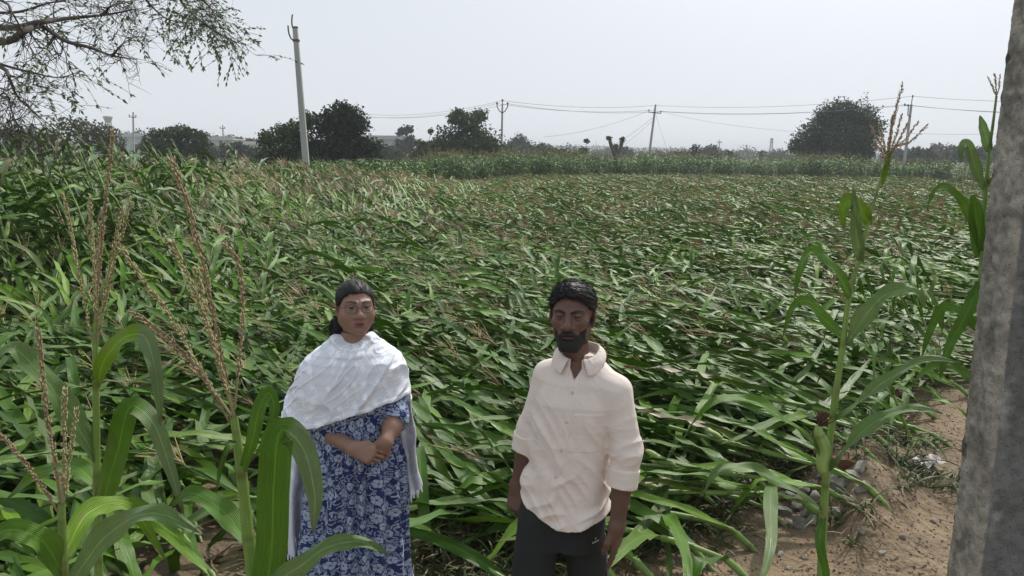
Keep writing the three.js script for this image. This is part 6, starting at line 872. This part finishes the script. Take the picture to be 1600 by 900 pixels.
  // crumpled dark-and-white scrap on the soil
  const sc = thing('litter', 'crumpled black and whitish plastic scrap lying on the bare earth', 'litter', onGround(1432, 748)); sc.position.y = groundY(sc.position.x, sc.position.z);
  const crump = (w, d, seed) => sheet((u, v) => V((u - 0.5) * w + 0.03 * noise(u * 4, v * 4, seed), 0.02 + 0.05 * Math.abs(noise(u * 5, v * 5, seed + 3)) + 0.015 * noise(u * 13, v * 13, seed), (v - 0.5) * d + 0.03 * noise(u * 4, v * 4, seed + 7)), 22, 16, 0.002);
  part('dark_wrap', crump(0.2, 0.14, 2), std({ color: RGB(0.03, 0.03, 0.035), roughness: 0.4 }), sc); const wh = part('white_wrap', crump(0.24, 0.1, 9), std({ color: RGB(0.42, 0.38, 0.37), roughness: 0.5 }), sc); wh.position.set(0.09, 0.015, -0.03); wh.rotation.y = 0.4;
  // weeds and short grass
  const tuft = (seed) => { const r = rngOf(seed), gs = []; for (let q = 0; q < 11; q++) { const g = blade({ L: 0.09 + 0.15 * r(), W: 0.006 + 0.005 * r(), e0: 0.7 + 0.8 * r(), e1: -0.8 * r(), green: tone(r, 0.1, 0.15, 0.035, 0.5), nv: 5, nu: 2, wave: 0.001, dry: r() < 0.3 ? 0.4 : 2 }, r); g.rotateY(r() * 6.3); g.translate((r() - 0.5) * 0.07, 0, (r() - 0.5) * 0.07); gs.push(g); } return mergeGeometries(gs); };
  const gr = thing('grass', 'short green weeds and grass on the ground between and beside the people', 'grass'); gr.userData.kind = 'stuff';
  for (let v = 0; v < 2; v++) { const im = new THREE.InstancedMesh(tuft(50 + v), leafFarMat, 1500); let n = 0; for (let tries = 0; n < 1500 && tries < 40000; tries++) { const x = lerp(-1.3, 3.2, rng()), z = lerp(-2.7, -6.4, rng()), e = x - edgeX(Math.min(-2.95, z)); const want = e < -0.1 ? 0.35 + 0.5 * noise(x * 2, z * 2, 1) : 0.05 * sst(0.9, 0.1, e) + 0.12 * Math.max(0, noise(x * 1.5, z * 1.5, 6)); if (rng() > want || !inFrame(x, z, 0.02)) continue; const s = 0.6 + 0.9 * rng(); E.set(0, rng() * 6.3, 0); im.setMatrixAt(n++, M.compose(V(x, groundY(x, z), z), Q.setFromEuler(E), V(s, s * (0.7 + 0.5 * rng()), s))); } im.count = n; im.name = 'grass'; im.userData.kind = 'stuff'; gr.add(im); }
  // dry leaf litter under the crop
  const dl = new THREE.InstancedMesh(blade({ L: 0.34, W: 0.05, e0: 0.25, e1: -0.2, green: [0.36, 0.27, 0.14], nv: 8, nu: 3, dry: 2, wave: 0.012, twist: 1.5 }, rngOf(4)), leafFarMat, 900); dl.name = 'dry_leaves'; let n = 0; for (let tries = 0; n < 900 && tries < 20000; tries++) { const x = lerp(-1.6, 5, rng()), z = lerp(-2.9, -8.5, rng()), e = x - edgeX(Math.min(-2.95, z)); if (e > 1.6 || (e > 0.1 && rng() < 0.6)) continue; E.set((rng() - 0.5) * 0.4, rng() * 6.3, (rng() - 0.5) * 0.3, 'YZX'); const s = e > 0 ? 0.15 + 0.4 * rng() * rng() : 0.5 + rng() * 0.8; dl.setMatrixAt(n, M.compose(V(x, groundY(x, z) + 0.015, z), Q.setFromEuler(E), V(s, s, s))); const b = 0.5 + 0.7 * rng(); dl.setColorAt(n++, RGB(b, b * 0.92, b * 0.85)); } dl.count = n; tag(dl, 'dry tan leaf litter lying under the flattened maize', 'leaf litter', null, 'stuff'); scene.add(dl);
}
shadows(scene);
renderer.render(scene, camera);
